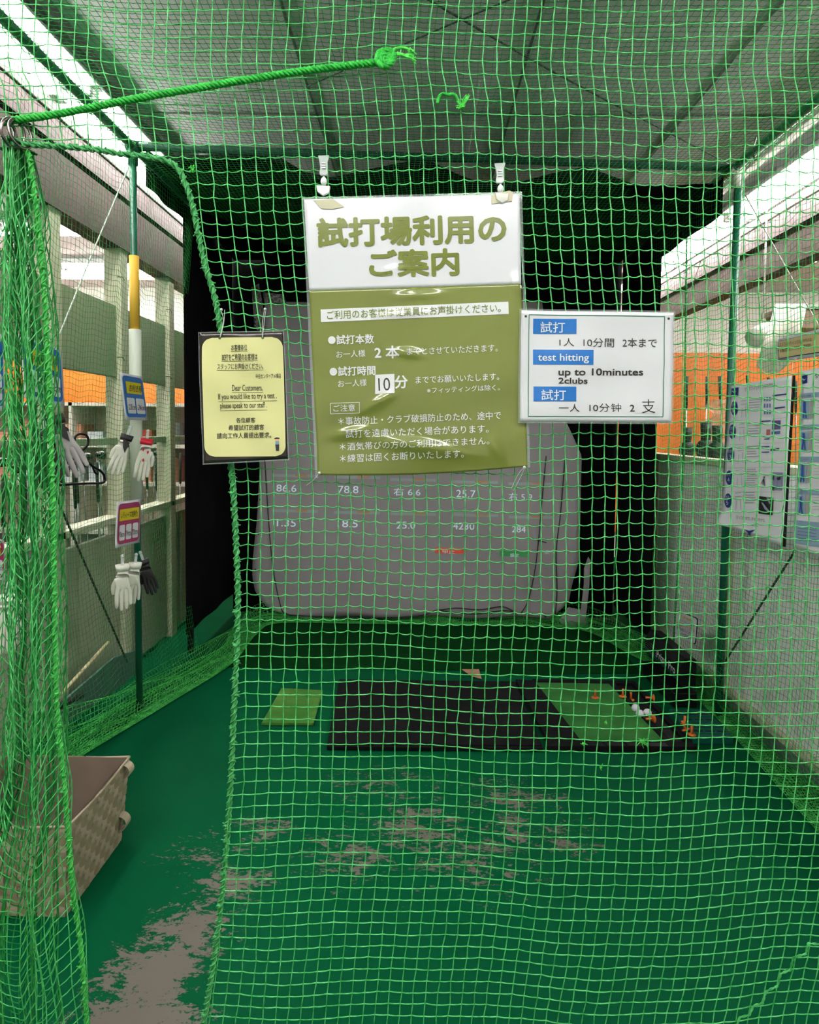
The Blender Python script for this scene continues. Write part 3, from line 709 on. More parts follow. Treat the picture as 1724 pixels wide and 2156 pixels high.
# edge rope: two thick strands and the wrapped net cord
def edge_rope(pts, parent, m, r=.0042, name='edge_rope', wraps=42, tuft=True, seed=1):
    rg = random.Random(seed); P = smooth_path([onY(x, y, YN-.003) for x, y in pts], 10)
    c = MB(); Ln = np.sum(np.linalg.norm(np.diff(P, axis=0), axis=1))
    strands(c, P, r*.62, r*.72, Ln/.05, 2, 6, step=.005); strands(c, P, r*1.35, .0015, Ln/.028, 2, 5, .6, step=.003)
    o = c.build(name, m, parent, True)
    if tuft:
        c = MB(); R_ = resample(P, .034)
        for p in R_[1:-1]:
            if rg.random() < .75:
                sx = rg.choice((-1, 1))
                for k in range(3):
                    q = p+np.array([sx*rg.uniform(.004,.011), rg.uniform(-.006,.002), rg.uniform(-.006,.006)]); c.tube([p, (p+q)/2+np.array([0,-.003,.002]), q], .0012, 5)
                c.ball(p+np.array([sx*.003,-.003,0]), .0042, 5, (1,1,.7))
        local_o = c.build('knot', m, parent, True)
    return o
edge_rope([(46,303),(110,306),(200,314),(260,324),(310,330),(350,338),(376,356),(392,390),(405,430),(430,550),(462,680),(484,960),(492,1050),(499,1200),(500,1300),(492,1500),(482,1700),(470,1850),(450,2020),(428,2156),(418,2230)], fn_, M_ropeo, seed=3)
sm_ = [(1724,1988),(1701,1986),(1697,2008),(1670,2016),(1664,2042),(1643,2050),(1637,2076),(1612,2088),(1606,2112),(1586,2118),(1578,2137),(1557,2142),(1550,2165),(1530,2175)]
c = MB(); strands(c, [onY(x, y, YN-.003) for x, y in sm_], .0012, .0012, 90, 2, 5, step=.003); c.build('mended_seam', M_net, fn_, True)
rg = random.Random(5)
for (x, y, n, dx, dy) in ((1350,1560,16,14,12),(1228,1566,5,8,4),(1275,1522,4,2,8),(1265,1615,3,3,10),(406,358,14,8,10)):
    c = MB(); p = onY(x, y, YN-.004)
    for k in range(n):
        q = p+np.array([rg.uniform(-dx,dx), 0, rg.uniform(-dy,dy)])*K+np.array([0,rg.uniform(-.008,0),0]); mm = (p+q)/2+np.array([rg.uniform(-4,4)*K,-.003,rg.uniform(0,6)*K])
        c.tube(smooth_path([p, mm, q], 4), .0006, 4)
    c.ball(p, .003, 5); tag(c.build('loose_thread', M_tuft, fn_, True), 'frayed bright green thread end')

# ---- gathered curtain at the left
gc = thing('gathered_net', 'bunched green net curtain hanging at the left edge from steel rings', 'net', (-.8,YN,0))
gEdge = [(300,58),(420,75),(520,85),(640,95),(760,101),(900,106),(1100,112),(1300,115),(1500,120),(1650,135),(1850,150),(2000,170),(2156,182),(2400,205)]
nj = 110; pyj = 296+(np.arange(nj)-13)*26.2
def gathered(n, back, seed):
    rg2 = np.random.default_rng(seed); P = np.zeros((nj, n, 3)); ph = rg2.uniform(0, 6.28, n); dsgn = np.where(np.arange(n) < 11, 1, np.where(np.arange(n) < 19, -1, 1)); 
    for j in range(nj):
        y = pyj[j]; spread = np.interp(y, [296,360,600,1100,1500,1750,2200], [1.6,3.6,4.9,5.6,6.6,11.5,13.5])*(.62 if back else 1)
        e0 = float(np.interp(y, *np.array(gEdge, float).T)); offs = 0.0; dzc = 0.0
        gath = np.interp(y, [296,420], [1,0])
        for i in range(n):
            st_ = spread*(1+.5*math.sin(ph[i]*3)); offs += st_ if i else (0 if not back else 8)
            dzc += dsgn[i]*math.sqrt(max(27**2-min(st_,26)**2, 0))*np.interp(y, [296,500,1500,1900], [.9,.9,.85,.72]) if i else 0
            wig = np.interp(y, [300,400,1500,1800], [1,2.6,2.4,.8])
            x = e0-offs+wig*math.sin(ph[i]+y*.045+i)+wig*.8*math.sin(ph[i]*2+y*.018)
            if back: x = x+np.interp(y, [300,1500,2000], [0,4,-70])
            x = x*(1-gath*.35)+(14)*gath*.35
            yy = y+dzc*.92
            p = onY(x, yy, YN); d = .02*math.sin(i*.8+1)+(.03 if back else 0)+.006*math.sin(y*.02+i)
            P[j, i] = (p[0], YN+d, p[2])
    return P
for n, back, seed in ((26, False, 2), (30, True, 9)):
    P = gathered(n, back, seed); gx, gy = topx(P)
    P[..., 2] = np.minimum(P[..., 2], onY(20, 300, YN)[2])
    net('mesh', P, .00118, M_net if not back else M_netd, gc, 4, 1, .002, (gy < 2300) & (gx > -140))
edge_rope([(48,306),(62,330),(72,400),(85,520),(95,640),(101,760),(106,900),(112,1100),(115,1300),(120,1500),(135,1650),(150,1850),(170,2000),(182,2156),(190,2230)], gc, M_ropeg, .0036, seed=8)
# ropes and rings
rp = thing('tie_rope', 'thick green tie rope with a knotted frayed end across the upper net', 'rope', tuple(onY(400,210,YN-.02)))
pts = [(-120,290),(0,258),(120,240),(300,205),(500,171),(650,148),(798,131)]
c = MB(); strands(c, smooth_path([onY(x, y, YN-.018) for x, y in pts], 12), .0042, .0035, 34, 3, 7, step=.004); c.build('rope', M_rope, rp, True)
c = MB()
kc_ = onY(812, 127, YN-.022)
for a0, R_, tl in ((0,.016,.4),(1.2,.014,1.1),(2.3,.015,-.6),(.5,.010,.2),(2.9,.009,1.4),(1.8,.005,.8)):
    A = np.linspace(0, 2*math.pi, 26)
    Pk = np.stack([kc_[0]+R_*np.cos(A+a0)*1.0, kc_[1]-.006+.009*np.sin(A*1+a0)*math.cos(tl), kc_[2]+R_*1.05*np.sin(A+a0+.2*tl)+.003*np.cos(2*A)], 1)
    strands(c, Pk, .0028, .0036, 5, 3, 6, step=.004)
c.build('knot', M_rope, rp, True)
c = MB()
for pts in ([(816,118),(830,104),(845,100),(860,104),(872,110)], [(818,116),(836,112),(852,116),(866,116)], [(818,120),(840,115),(858,120),(872,126)]):
    strands(c, smooth_path([onY(x, y, YN-.024) for x, y in pts], 6), .0014, .0020, 5, 3, 5, step=.004)
    p = onY(*pts[-1], YN-.024); d = np.array(onY(*pts[-1], YN-.024))-np.array(onY(*pts[-2], YN-.024)); d /= np.linalg.norm(d)
    for k in range(14):
        q = p+d*rg.uniform(-.012,.006)+np.array([0,rg.uniform(-.005,.005),rg.uniform(-.007,.007)]); c.tube([p-d*.014, (p+q)/2, q], .0011, 4)
tag(c.build('frayed_end', M_tuft, rp, True), 'bright frayed rope end')
sp = thing('cord_scrap', 'short scrap of green cord tied in the upper net above the large notice', 'rope', tuple(onY(955,212,YN-.01)))
c = MB(); strands(c, smooth_path([onY(x, y, YN-.012) for x, y in [(921,218),(924,204),(932,197),(944,200),(954,198),(962,206),(968,222),(972,229)]], 6), .002, .0022, 9, 3, 5, step=.003); c.build('cord', M_rope, sp, True)
c = MB()
p = onY(970, 228, YN-.012)
for k in range(34):
    q = onY(*(rg.choice([(985,204),(984,212),(978,222),(962,228),(965,214)])), YN-.014)+np.array([rg.uniform(-4,4),rg.uniform(-4,0),rg.uniform(-5,5)])*K
    c.tube(smooth_path([p+np.array([rg.uniform(-6,8),0,rg.uniform(-3,2)])*K, (p+q)/2+np.array([rg.uniform(-3,3)*K,-.003,0]), q], 3), .0008, 4)
tag(c.build('frayed_end', M_tuft, sp, True), 'bright frayed cord end')
for i, (x, y, tilt) in enumerate(((8,284,.35),(27,280,.12),(43,282,-.15))):
    A = np.linspace(0, 2*math.pi, 33); ctr = onY(x, y, YN-.015)
    c = MB(); c.tube(np.stack([.010*np.cos(A)*math.cos(.3)+tilt*.026*np.sin(A)*.6, .020*np.cos(A), .026*np.sin(A)], 1), .0034, 8, False)
    o = c.build('curtain_ring', M_steel, None, True); o.location = ctr
    tag(o, ['steel curtain ring on the green rope, leftmost of three', 'steel curtain ring on the green rope, middle of three', 'steel curtain ring on the green rope, rightmost of three'][i], 'ring', 'curtain rings on the green rope')

# ================================================================== FRONT NOTICES
def wave_big(px, py):
    v = max(0, (py-600)/400); w = .0016*math.sin(py*.047+px*.008)*min(1, v*1.4)+.0014*math.sin(py*.021-px*.013+1)*min(1, v+.02)+.006*v*v*math.sin((px-660)/440*math.pi)*math.cos(py*.01)
    for cx, cy, rx, ry, a, sl in ((880,938,120,15,.0062,.16),(748,908,60,12,.0046,-.2),(800,845,36,11,.0042,-.5),(862,744,34,11,.0044,.1),(1086,606,10,24,.0042,.8),(880,622,44,9,.0034,-.05),(826,570,20,9,.0016,-.2),(1045,945,20,20,.0046,.9),(850,662,50,8,.0026,-.1)):
        x, y = px-cx, py-cy-(px-cx)*sl; w += a*math.exp(-(x/rx)**2-(y/ry)**2)
    return w
def mapper(Y0, wave=lambda x, y: 0): return lambda x, y, lift=0: (lambda p: (p[0], p[1]-wave(x, y)-lift, p[2]))(onY(x, y, Y0))
bigm = mapper(1.228, wave_big)
big = thing('notice_poster', 'large laminated olive and white Japanese notice hanging in the centre of the front net', 'notice', tuple(onY(870,700,1.228)))
Qh = [(640,420),(1094,408),(1097,598),(651,612)]
def lower(u, v):
    a = np.array([651,612])*(1-u)+np.array([1097,598])*u; b = np.array([669,1000])*(1-u)+np.array([1111,982])*u; p = a*(1-v)+b*v
    p[1] += 8*math.sin(u*math.pi)*v**6; return p
SH = sheet('heading_sheet', lambda u, v: bigm(*bil(Qh, u, v)), 60, 26, M_white, big, .0005)
SH = sheet('olive_sheet', lambda u, v: bigm(*lower(u, v)), 90, 90, M_olive, big, .0005)
Qo = [(639,418),(1095,406),(1112,983),(668,1004)]
fm = MB()
for q in ([(636,416),(641,417),(670,1006),(664,1006)], [(1094,405),(1099,405),(1116,984),(1110,984)], [(636,416),(1098,403),(1098,409),(637,421)]):
    fm.add([bigm(*p, .0002) for p in [bil(q, u, v) for v in np.linspace(0,1,40) for u in (0,1)]], [(2*k, 2*k+1, 2*k+3, 2*k+2) for k in range(39)])
fm.build('laminate_edge', M_film, big, fix=False)
z8 = lambda x, y: (620+x/3.368, 380+y/3.368)
pr = Print(bigm); s8 = 1/3.368
def T(t, x0, y0, x1, y1, h, m=M_whitet, off=0.0): pr.text(t, z8(x0, y0), z8(x1, y1), h*s8, m, off, .0014)
T('試打場利用の', 160, 480, 1505, 443, 212, M_olivet, .034); T('ご案内', 530, 692, 1170, 676, 198, M_olivet, .034)
pr.grid([z8(185,915), z8(1515,860), z8(1518,948), z8(188,1005)], M_whitet, .0011, 30, 6)
V_ = pr; pr.text('ご利用のお客様は従業員にお声掛けください。', z8(232,987), z8(1462,935), 62*s8, M_olivet, .004, .0019)
T('●試打本数', 240, 1167, 565, 1157, 68, off=.018); T('お一人様', 298, 1260, 503, 1250, 50); T('2 本', 568, 1266, 745, 1262, 92, off=.024); T('までとさせていただきます。', 800, 1240, 1440, 1212, 50)
T('●試打時間', 250, 1390, 575, 1380, 68, off=.018); T('お一人様', 310, 1467, 513, 1457, 50); T('分', 712, 1478, 805, 1474, 94, off=.024)
T('まででお願いいたします。', 860, 1442, 1450, 1416, 50); T('※フィッティングは除く。', 940, 1510, 1455, 1488, 42)
T('ご注意', 277, 1640, 430, 1634, 48)
for a, b in (((255,1580),(460,1574)),((460,1574),(460,1648)),((460,1648),(256,1656)),((256,1656),(255,1580))): pr.line(z8(*a), z8(*b), 1.1, M_whitet, .0012, 6)
T('＊事故防止・クラブ破損防止のため、途中で', 310, 1737, 1465, 1692, 58); T('試打を遠慮いただく場合があります。', 365, 1827, 1375, 1788, 58)
T('＊酒気帯びの方のご利用はできません。', 320, 1917, 1380, 1872, 56); T('＊練習は固くお断りいたします。', 322, 2002, 1200, 1965, 58)
pr.grid([z8(572,1378), z8(708,1372), z8(710,1508), z8(572,1515)], M_whitet, .0012, 4, 4); pr.text('10', z8(597,1494), z8(680,1490), 92*s8, M_ink, 0, .0018)
pr.done(SH)
c = MB()
for poly in ([(660,422),(702,420),(725,436),(700,441),(676,440)], [(1034,412),(1072,402),(1080,406),(1078,424),(1034,430)]): c.prism([bigm(*p, .0022) for p in poly], (0,.0004,0))
pieces(c.build('tape', M_beige, big))

m4_ = mapper(1.218)
a4 = thing('limit_notice', 'white laminated sheet with blue boxes about test hitting, right of the large notice', 'notice', tuple(onY(1255,775,1.218)))
z4 = lambda x, y: (1080+x/4.926, 640+y/4.926); s4 = 1/4.926
Q4 = [z4(85,68), z4(1665,90), z4(1640,1228), z4(72,1218)]
wv4 = lambda x, y: .0012*math.sin(x*.03+y*.02)+.0008*math.sin(y*.06)
m4_ = mapper(1.218, wv4)
SH = sheet('sheet', lambda u, v: m4_(*bil(Q4, u, v)), 40, 30, M_white, a4, .0005)
Qe = [z4(65,50), z4(1682,72), z4(1655,1246), z4(52,1236)]
ring = MB(); n = 24
for k in range(4):
    a0, a1, b0, b1 = Qe[k], Qe[(k+1) % 4], Q4[k], Q4[(k+1) % 4]
    ring.add([m4_(*(np.array(p)*(1-t)+np.array(q)*t)) for t in np.linspace(0,1,n) for p, q in ((a0,a1),(b0,b1))], [(2*i, 2*i+1, 2*i+3, 2*i+2) for i in range(n-1)])
ring.build('laminate_edge', M_film, a4, fix=False)
pr = Print(m4_)
def T(t, x0, y0, x1, y1, h, m=M_ink, off=0.0): pr.text(t, z4(x0, y0), z4(x1, y1), h*s4, m, off, .0014)
B4 = [(165,113),(1572,130),(1550,1170),(155,1165)]
for k in range(4): pr.line(z4(*B4[k]), z4(*B4[(k+1) % 4]), 1.6, M_green, .001, 20)
for q in ([(208,153),(657,155),(657,310),(208,310)], [(207,473),(832,478),(830,632),(207,628)], [(212,855),(655,858),(654,1010),(210,1010)]): pr.grid([z4(*p) for p in q], M_blue, .001, 16, 6)
T('試打', 283, 297, 537, 299, 112, M_whitet, .006); T('1人', 480, 438, 632, 438, 82); T('10分間', 727, 446, 1045, 450, 92); T('2本まで', 1135, 448, 1490, 452, 95)
T('test hitting', 257, 614, 782, 618, 100, M_whitet, .012); T('up to 10minutes', 468, 764, 1347, 764, 96, off=.018); T('2clubs', 468, 826, 772, 828, 62, off=.018)
T('試打', 290, 997, 545, 1000, 110, M_whitet, .006); T('一人', 472, 1118, 688, 1118, 80); T('10分', 790, 1118, 1000, 1118, 85); T('钟', 1015, 1120, 1118, 1118, 88, M_inkb, -.006); T('2', 1207, 1116, 1255, 1116, 72, off=.012)
pr.grid([z4(1270,978), z4(1505,980), z4(1500,1138), z4(1265,1135)], M_white, .0011, 3, 3); pr.text('支', z4(1330,1132), z4(1468,1130), 142*s4, M_inkb, -.008, .0018)
for x, y in ((130,130),(1613,152)): pr.disc(z4(x, y), 2.6, 2.6, M_ink)
pr.done(SH)

cu = thing('staff_notice', 'pale yellow bilingual notice with black border hanging left of the large notice', 'notice', tuple(onY(512,835,1.224)))
z5 = lambda x, y: (400+x/5.258, 580+y/5.258); s5 = 1/5.258
wv5 = lambda x, y: .0016*math.sin(y*.03+x*.02)+.001*math.sin(x*.05-y*.05)
m5 = mapper(1.224, wv5)
Q5 = [z5(95,636), z5(1032,622), z5(1086,2030), z5(152,2080)]
SH = sheet('border_sheet', lambda u, v: m5(*bil(Q5, u, v)), 30, 40, M_frame, cu, .0005)
Qe = [z5(85,625), z5(1042,610), z5(1098,2044), z5(140,2096)]; ring = MB()
for k in range(4):
    a0, a1, b0, b1 = Qe[k], Qe[(k+1) % 4], Q5[k], Q5[(k+1) % 4]
    ring.add([m5(*(np.array(p)*(1-t)+np.array(q)*t)) for t in np.linspace(0,1,n) for p, q in ((a0,a1),(b0,b1))], [(2*i, 2*i+1, 2*i+3, 2*i+2) for i in range(n-1)])
ring.build('laminate_edge', M_film, cu, fix=False)
# rounded cream field as a fan of strips so it follows the bends
pr = Print(m5); QY = [z5(128,690), z5(1026,682), z5(1064,2000), z5(160,2008)]
def inset(v, r=.13, rv=.09):
    if v < rv: return r*(1-math.sqrt(max(0, 1-((rv-v)/rv)**2)))
    if v > 1-rv: return r*(1-math.sqrt(max(0, 1-((v-1+rv)/rv)**2)))
    return 0
cf = MB(); vs = sorted(set(list(np.linspace(0,.09,8))+list(np.linspace(.09,.91,30))+list(np.linspace(.91,1,8)))); nu = 16
cf.add([m5(*bil(QY, inset(v)+(1-2*inset(v))*u/nu, v), .0008) for v in vs for u in range(nu+1)], [(j*(nu+1)+i, j*(nu+1)+i+1, (j+1)*(nu+1)+i+1, (j+1)*(nu+1)+i) for j in range(len(vs)-1) for i in range(nu)])
cf.build('cream_field', M_cream, cu, True, fix=False)
for t, x0, y0, x1, y1, h, ul in (('お客様各位',460,835,638,833,70,1),('試打をご希望のお客様は',355,945,752,938,74,1),('スタッフにお声掛けください。',307,1047,815,1039,70,1),('中古センターアメ横店',730,1143,1008,1138,54,0),
        ('Dear Customers,',470,1288,803,1283,76,1),('If you would like to try a test ,',317,1392,960,1378,82,1),('please speak to our staff .',335,1490,850,1480,80,1),('各位顧客',510,1632,725,1628,58,0),('希望試打的顧客',425,1717,825,1710,62,0),('請向工作人員提出要求。',300,1808,905,1797,64,0)):
    pr.text(t, z5(x0, y0), z5(x1, y1), h*s5, M_ink, .006, .0017)
    if ul: pr.line(z5(x0-3, y0+8), z5(x1+4, y1+8), .7, M_ink, .0014, 8)
for x, y in ((330,692),(808,690)): pr.disc(z5(x, y), 3, 3, mat('hole_green', (60,84,44), .6), .002)
# small printed attendant, bowing
pr.disc(z5(970,1815), 4.2, 3.6, M_skin, .0016); pr.poly([z5(*p) for p in [(938,1802),(965,1790),(998,1798),(996,1808),(940,1810)]], M_ink, .0019)
pr.poly([z5(*p) for p in [(950,1830),(990,1830),(992,1872),(950,1872)]], mat('print_blue', (120,150,176), .5), .0016); pr.poly([z5(*p) for p in [(948,1870),(992,1870),(988,1940),(956,1940)]], mat('print_slate', (50,54,64), .5), .0018)
pr.done(SH)
def wire(name, pts, r, m, parent=None, label=None, cat=None, group=None):
    o = MB().tube(smooth_path(pts, 8), r, 6).build(name, m, parent, True)
    if label: tag(o, label, cat, group)
    return o
for pts in ([(465,652),(470,675),(463,710)], [(473,652),(471,680),(464,710)], [(557,650),(553,675),(552,710)], [(559,652),(555,690),(553,711)]): wire('cable_tie', [onY(x, y, 1.222) for x, y in pts], .0006, M_wcord, cu)
for x, y in ((466,652),(558,651)): MB().ball(onY(x, y, 1.222), .0028, 6).build('tie_head', M_wcord, cu, True)
# two clear swivel clips
def clip(x, y, dx, lb):
    t = thing('sign_clip', lb, 'clip', tuple(onY(x, y, 1.232)), group='clear clips above the large notice')
    c = MB(); c.prism([onY(x+a, y+b, 1.240) for a, b in [(-12,-22),(12,-23),(8,-10),(7,2),(9,15),(5,19),(-7,19),(-9,15),(-7,2),(-9,-10)]], (0,-.006,0)); c.build('upper_jaw', M_clear, t, bevel=.001)
    c = MB()
    for k in range(3): c.prism([onY(x+a, y+b+5*k-8, 1.236) for a, b in [(-4,0),(4,0),(4,2),(-4,2)]], (0,-.005,0))
    pieces(c.build('spring_rib', M_whitet, t))
    c = MB(); c.ball(onY(x+dx*.4, y+30, 1.232), .0062, 8, (1,1,1.35)); c.cyl(onY(x+dx*.3, y+20, 1.232), onY(x+dx*.5, y+42, 1.232), .002, 8); c.build('swivel', M_whitet, t, True)
    c = MB(); c.prism([onY(x+dx+a, y+b, 1.229) for a, b in [(-15,40),(15,42),(12,56),(0,62),(-12,54)]], (0,-.007,0)); c.build('lower_jaw', M_clear, t, bevel=.001)
clip(682, 352, -1, 'clear plastic swivel clip above the left end of the large notice'); clip(1052, 368, 4, 'clear plastic swivel clip above the right end of the large notice')
c = thing('tie_string', 'thin white string tying the lower corners of the large notice to the net', 'string', tuple(onY(670,1010,1.24)))
for pts in ([(674,994),(660,1010),(645,1022)], [(1103,984),(1090,1000),(1076,1030)], [(1104,986),(1094,1008),(1080,1034)]): wire('string', [onY(x, y, 1.226) for x, y in pts], .0005, M_wcord, c)
for x, y in ((672,996),(1104,984)): MB().ball(onY(x, y, 1.222), .003, 6).build('knot', M_wcord, c, True)

# ================================================================== GLOVE SIGNS, GLOVES, HANGER (left net)
XS = -1.40
def mapX(X0, sgn=1, wave=lambda x, y: 0): return lambda x, y, lift=0: (lambda p: (p[0]+sgn*(lift+wave(x, y)), p[1], p[2]))(onX(x, y, X0))
def glove_sign(name, q, panel, head, sizes, label, wave=lambda x, y: 0, hx=(.22,.80)):
    mp_ = mapX(XS+.015, 1, wave); t = thing(name, label, 'sign', tuple(onX(*bil(q, .5, .5), XS)), group='glove size signs on the left net')
    SH = sheet('card', lambda u, v: mp_(*bil(q, u, v)), 8, 10, M_white, t, .002)
    p = Print(mp_); p.poly(rrect(q, .05, .05, .95, .94, .12, .10), panel, .004)
    p.poly(rrect(q, hx[0]-.06, .17, hx[1]+.04, .43, .02, .02), M_yeli, .006)
    p.text(head, bil(q, hx[0], .38), bil(q, hx[1]-.02, .38), (bil(q, .5, .38)-bil(q, .5, .23))[1], M_inkb, .004, .009)
    n = len(sizes); w = .82/n
    for k, s_ in enumerate(sizes):
        u0 = .09+w*k+.02; u1 = u0+w-.045; p.poly(rrect(q, u0, .52, u1, .86, .04, .04), M_whitet, .006)
        p.text(s_, bil(q, u0+.02, .78), bil(q, u1-.02, .78), (bil(q, .5, .78)-bil(q, .5, .66))[1], M_inkb, .004, .009)
    p.done(SH); return t
glove_sign('glove_sign', [(40,703),(128.5,735),(136,857),(52,838)], M_blue, '右利き用', ['24cm','25cm'], 'larger blue glove size sign half behind the bunched net, reading 25cm', lambda x, y: .0015*math.sin(y*.05))
glove_sign('glove_sign', [(252,784),(299,793),(311,885),(264,884)], M_blue, '左利き用', ['23cm','24cm'], 'blue glove size sign reading 23cm and 24cm above two hanging gloves')
glove_sign('glove_sign', [(245,1057),(295,1051),(294,1142),(243,1154)], M_mag, 'レディース左利き', ['18cm','19cm','20cm'], 'magenta glove size sign reading 18cm, 19cm and 20cm', lambda x, y: .0018*math.sin(y*.06), (.14,.86))
glove_sign('glove_sign', [(-70,690),(6,705),(10,868),(-60,850)], M_blue, '右利き用', ['22cm','23cm'], 'blue glove size sign cut by the left edge of the picture')
glove_sign('glove_sign', [(-60,1110),(8,1138),(10,1222),(-55,1215)], M_mag, 'レディース右利き', ['18cm','19cm','20cm'], 'magenta glove size sign cut by the left edge of the picture')

def skin_mesh(verts, edges, radii, m, name, parent, flat=(1,1,1), sub=2):
    me = bpy.data.meshes.new(name); me.from_pydata([tuple(v) for v in verts], edges, [])
    o = bpy.data.objects.new(name, me); COL.objects.link(o)
    sk = o.modifiers.new('skin', 'SKIN'); sk.use_smooth_shade = True
    for i, r in enumerate(radii): me.skin_vertices[0].data[i].radius = (r, r) if np.isscalar(r) else r
    me.skin_vertices[0].data[0].use_root = True
    ss = o.modifiers.new('sub', 'SUBSURF'); ss.levels = ss.render_levels = sub
    dg = bpy.context.evaluated_depsgraph_get(); m2 = bpy.data.meshes.new_from_object(o.evaluated_get(dg))
    bpy.data.objects.remove(o); m2.name = name
    return m2
def glove(q_top, length, tilt, m, label, splay=1.0, mirror=1, accent=None, cuff=M_glw, X0=XS+.05, yaw=0.5, dots=None, thumb=True):
    """a limp golf glove hung by its cuff, fingers down; q_top = pixel of the cuff; local frame: x across, z up"""
    S_ = length/.21; V = [(0,0,-.075),(0,0,-.035),(0,0,-.005)]; Ed = [(0,1),(1,2)]; Rd = [(.027,.015),(.023,.014),(.022,.013)]
    for k, (bx, ln, ax) in enumerate(((-.027,.075,-.06),(-.009,.088,-.02),(.010,.084,.02),(.026,.066,.06))):
        b = len(V); ax *= splay
        V += [(bx*.8,0,-.098),(bx+ax*.02,.003*k-.004,-.115-ln*.25),(bx+ax*ln*.6,.004*k-.006,-.115-ln*.62),(bx+ax*ln,.004,-.115-ln)]; Ed += [(0,b),(b,b+1),(b+1,b+2),(b+2,b+3)]; Rd += [(.013,.012),.0098,.0092,.0068]
    if thumb:
        b = len(V); V += [(-.030*mirror,0,-.065),(-.040*mirror,.006,-.095),(-.040*mirror,.010,-.130)]; Ed += [(0,b),(b,b+1),(b+1,b+2)]; Rd += [.0125,.0108,.0085]
    V = np.array(V)*S_; Rd = [tuple(np.array(r)*S_) if not np.isscalar(r) else r*S_ for r in Rd]
    p = onX(*q_top, X0)
    t = thing('golf_glove', label, 'glove', tuple(p), group='sample golf gloves on the left net')
    t.rotation_euler = (0, tilt, yaw)
    me = skin_mesh(V, Ed, Rd, m, 'hand', t); me.materials.clear()
    for pl in me.polygons: pl.use_smooth = True
    o = link(me, 'hand', m, t); local(o, t)
    c = MB(); c.lathe([(.0,0),(.026*S_,0),(.030*S_,.004),(.0265*S_,-.026*S_),(.0,-.026*S_)], sides=18); c.v = [(x,y*.58,z) for x,y,z in c.v]; local(c.build('cuff', cuff, t, True), t)
    c = MB(); c.box((-.006,-.004,0),(.006,.004,.035)); c.ball((0,0,.042),.0085,6); local(c.build('clip', M_clear, t), t)
    if accent:
        c = MB(); c.prism([(-.014*S_,-.0185*S_,-.02*S_),(.02*S_,-.0185*S_,-.03*S_),(.012*S_,-.019*S_,-.085*S_),(-.004*S_,-.019*S_,-.06*S_)], (0,.006,0)); local(c.build('patch', accent, t), t)
    if dots:
        c = MB()
        for (a, b_) in ((-.012,-.05),(.010,-.06),(-.005,-.10)): c.prism([(a*S_,-.0195*S_,(b_+.009)*S_),((a+.005)*S_,-.0195*S_,b_*S_),(a*S_,-.0195*S_,(b_-.009)*S_),((a-.005)*S_,-.0195*S_,b_*S_)], (0,.006,0))
        local(c.build('motif', dots, t), t)
    return t
glove((268,917), .20, .30, M_glw, 'white golf glove with black patches below the blue 23cm and 24cm sign', 1.5, 1, M_glb, M_glb, yaw=.5)
glove((309,925), .22, .15, M_glw, 'white golf glove with red motifs and red cuff edge right of the black patched glove', .6, -1, None, M_redi, yaw=.6, dots=M_redi)
glove((258,1190), .22, -.02, M_glw, 'white golf glove hanging leftmost of three below the magenta sign', .6, 1, yaw=.5)
glove((285,1186), .21, .10, M_glw, 'white golf glove hanging between the white and black ones below the magenta sign', .9, 1, yaw=.5)
glove((301,1180), .19, -.28, M_glb, 'black golf glove hanging rightmost of three below the magenta sign', .5, 1, None, M_glb, yaw=.5)
glove((112,878), .25, -.38, M_glg, 'grey and black golf glove hanging behind the bunched net beside the black hanger', 1.2, 1, M_glb, M_glb, yaw=.6)
glove((95,905), .23, -.10, M_glb, 'black and white golf glove partly behind the bunched net edge', .8, 1, M_glw, M_glb, X0=XS+.07, yaw=.6)
glove((14,1255), .20, .05, M_glw, 'white golf glove low at the left edge of the picture behind the bunched net', .8, 1, yaw=.6)
glove((34,1262), .19, .12, M_glw, 'white golf glove beside another at the left edge of the picture', .9, 1, yaw=.6)
zh = lambda x, y: onX(x/5.39, 900+y/5.39, XS+.03)
hg = thing('coat_hanger', 'black plastic coat hanger hung on the left net beside a grey glove', 'hanger', tuple(zh(930,300)))
c = MB(); c.tube(smooth_path([zh(*p) for p in [(848,150),(855,105),(890,78),(940,75),(985,95),(1003,150),(990,205),(950,245),(925,275),(922,330),(922,375)]], 6), .0048, 8); c.build('hook', M_plast, hg, True)
c = MB(); c.tube(smooth_path([zh(*p) for p in [(665,648),(655,600),(700,545),(770,465),(830,410),(905,365),(935,365),(1000,400),(1060,445),(1120,480),(1165,520),(1183,560),(1172,625),(1000,636),(800,645),(665,655)]], 6), .0052, 8)
c.tube(smooth_path([zh(*p) for p in [(1050,440),(1068,490),(1085,520),(1110,528)]], 5), .0042, 8); c.tube(smooth_path([zh(*p) for p in [(800,435),(785,470),(780,510),(760,500)]], 5), .0042, 8); c.build('arms', M_plast, hg, True)
c = MB(); c.prism([zh(*p) for p in [(878,380),(975,378),(965,450),(890,458)]], (.008,0,0)); c.build('badge', M_plast, hg)

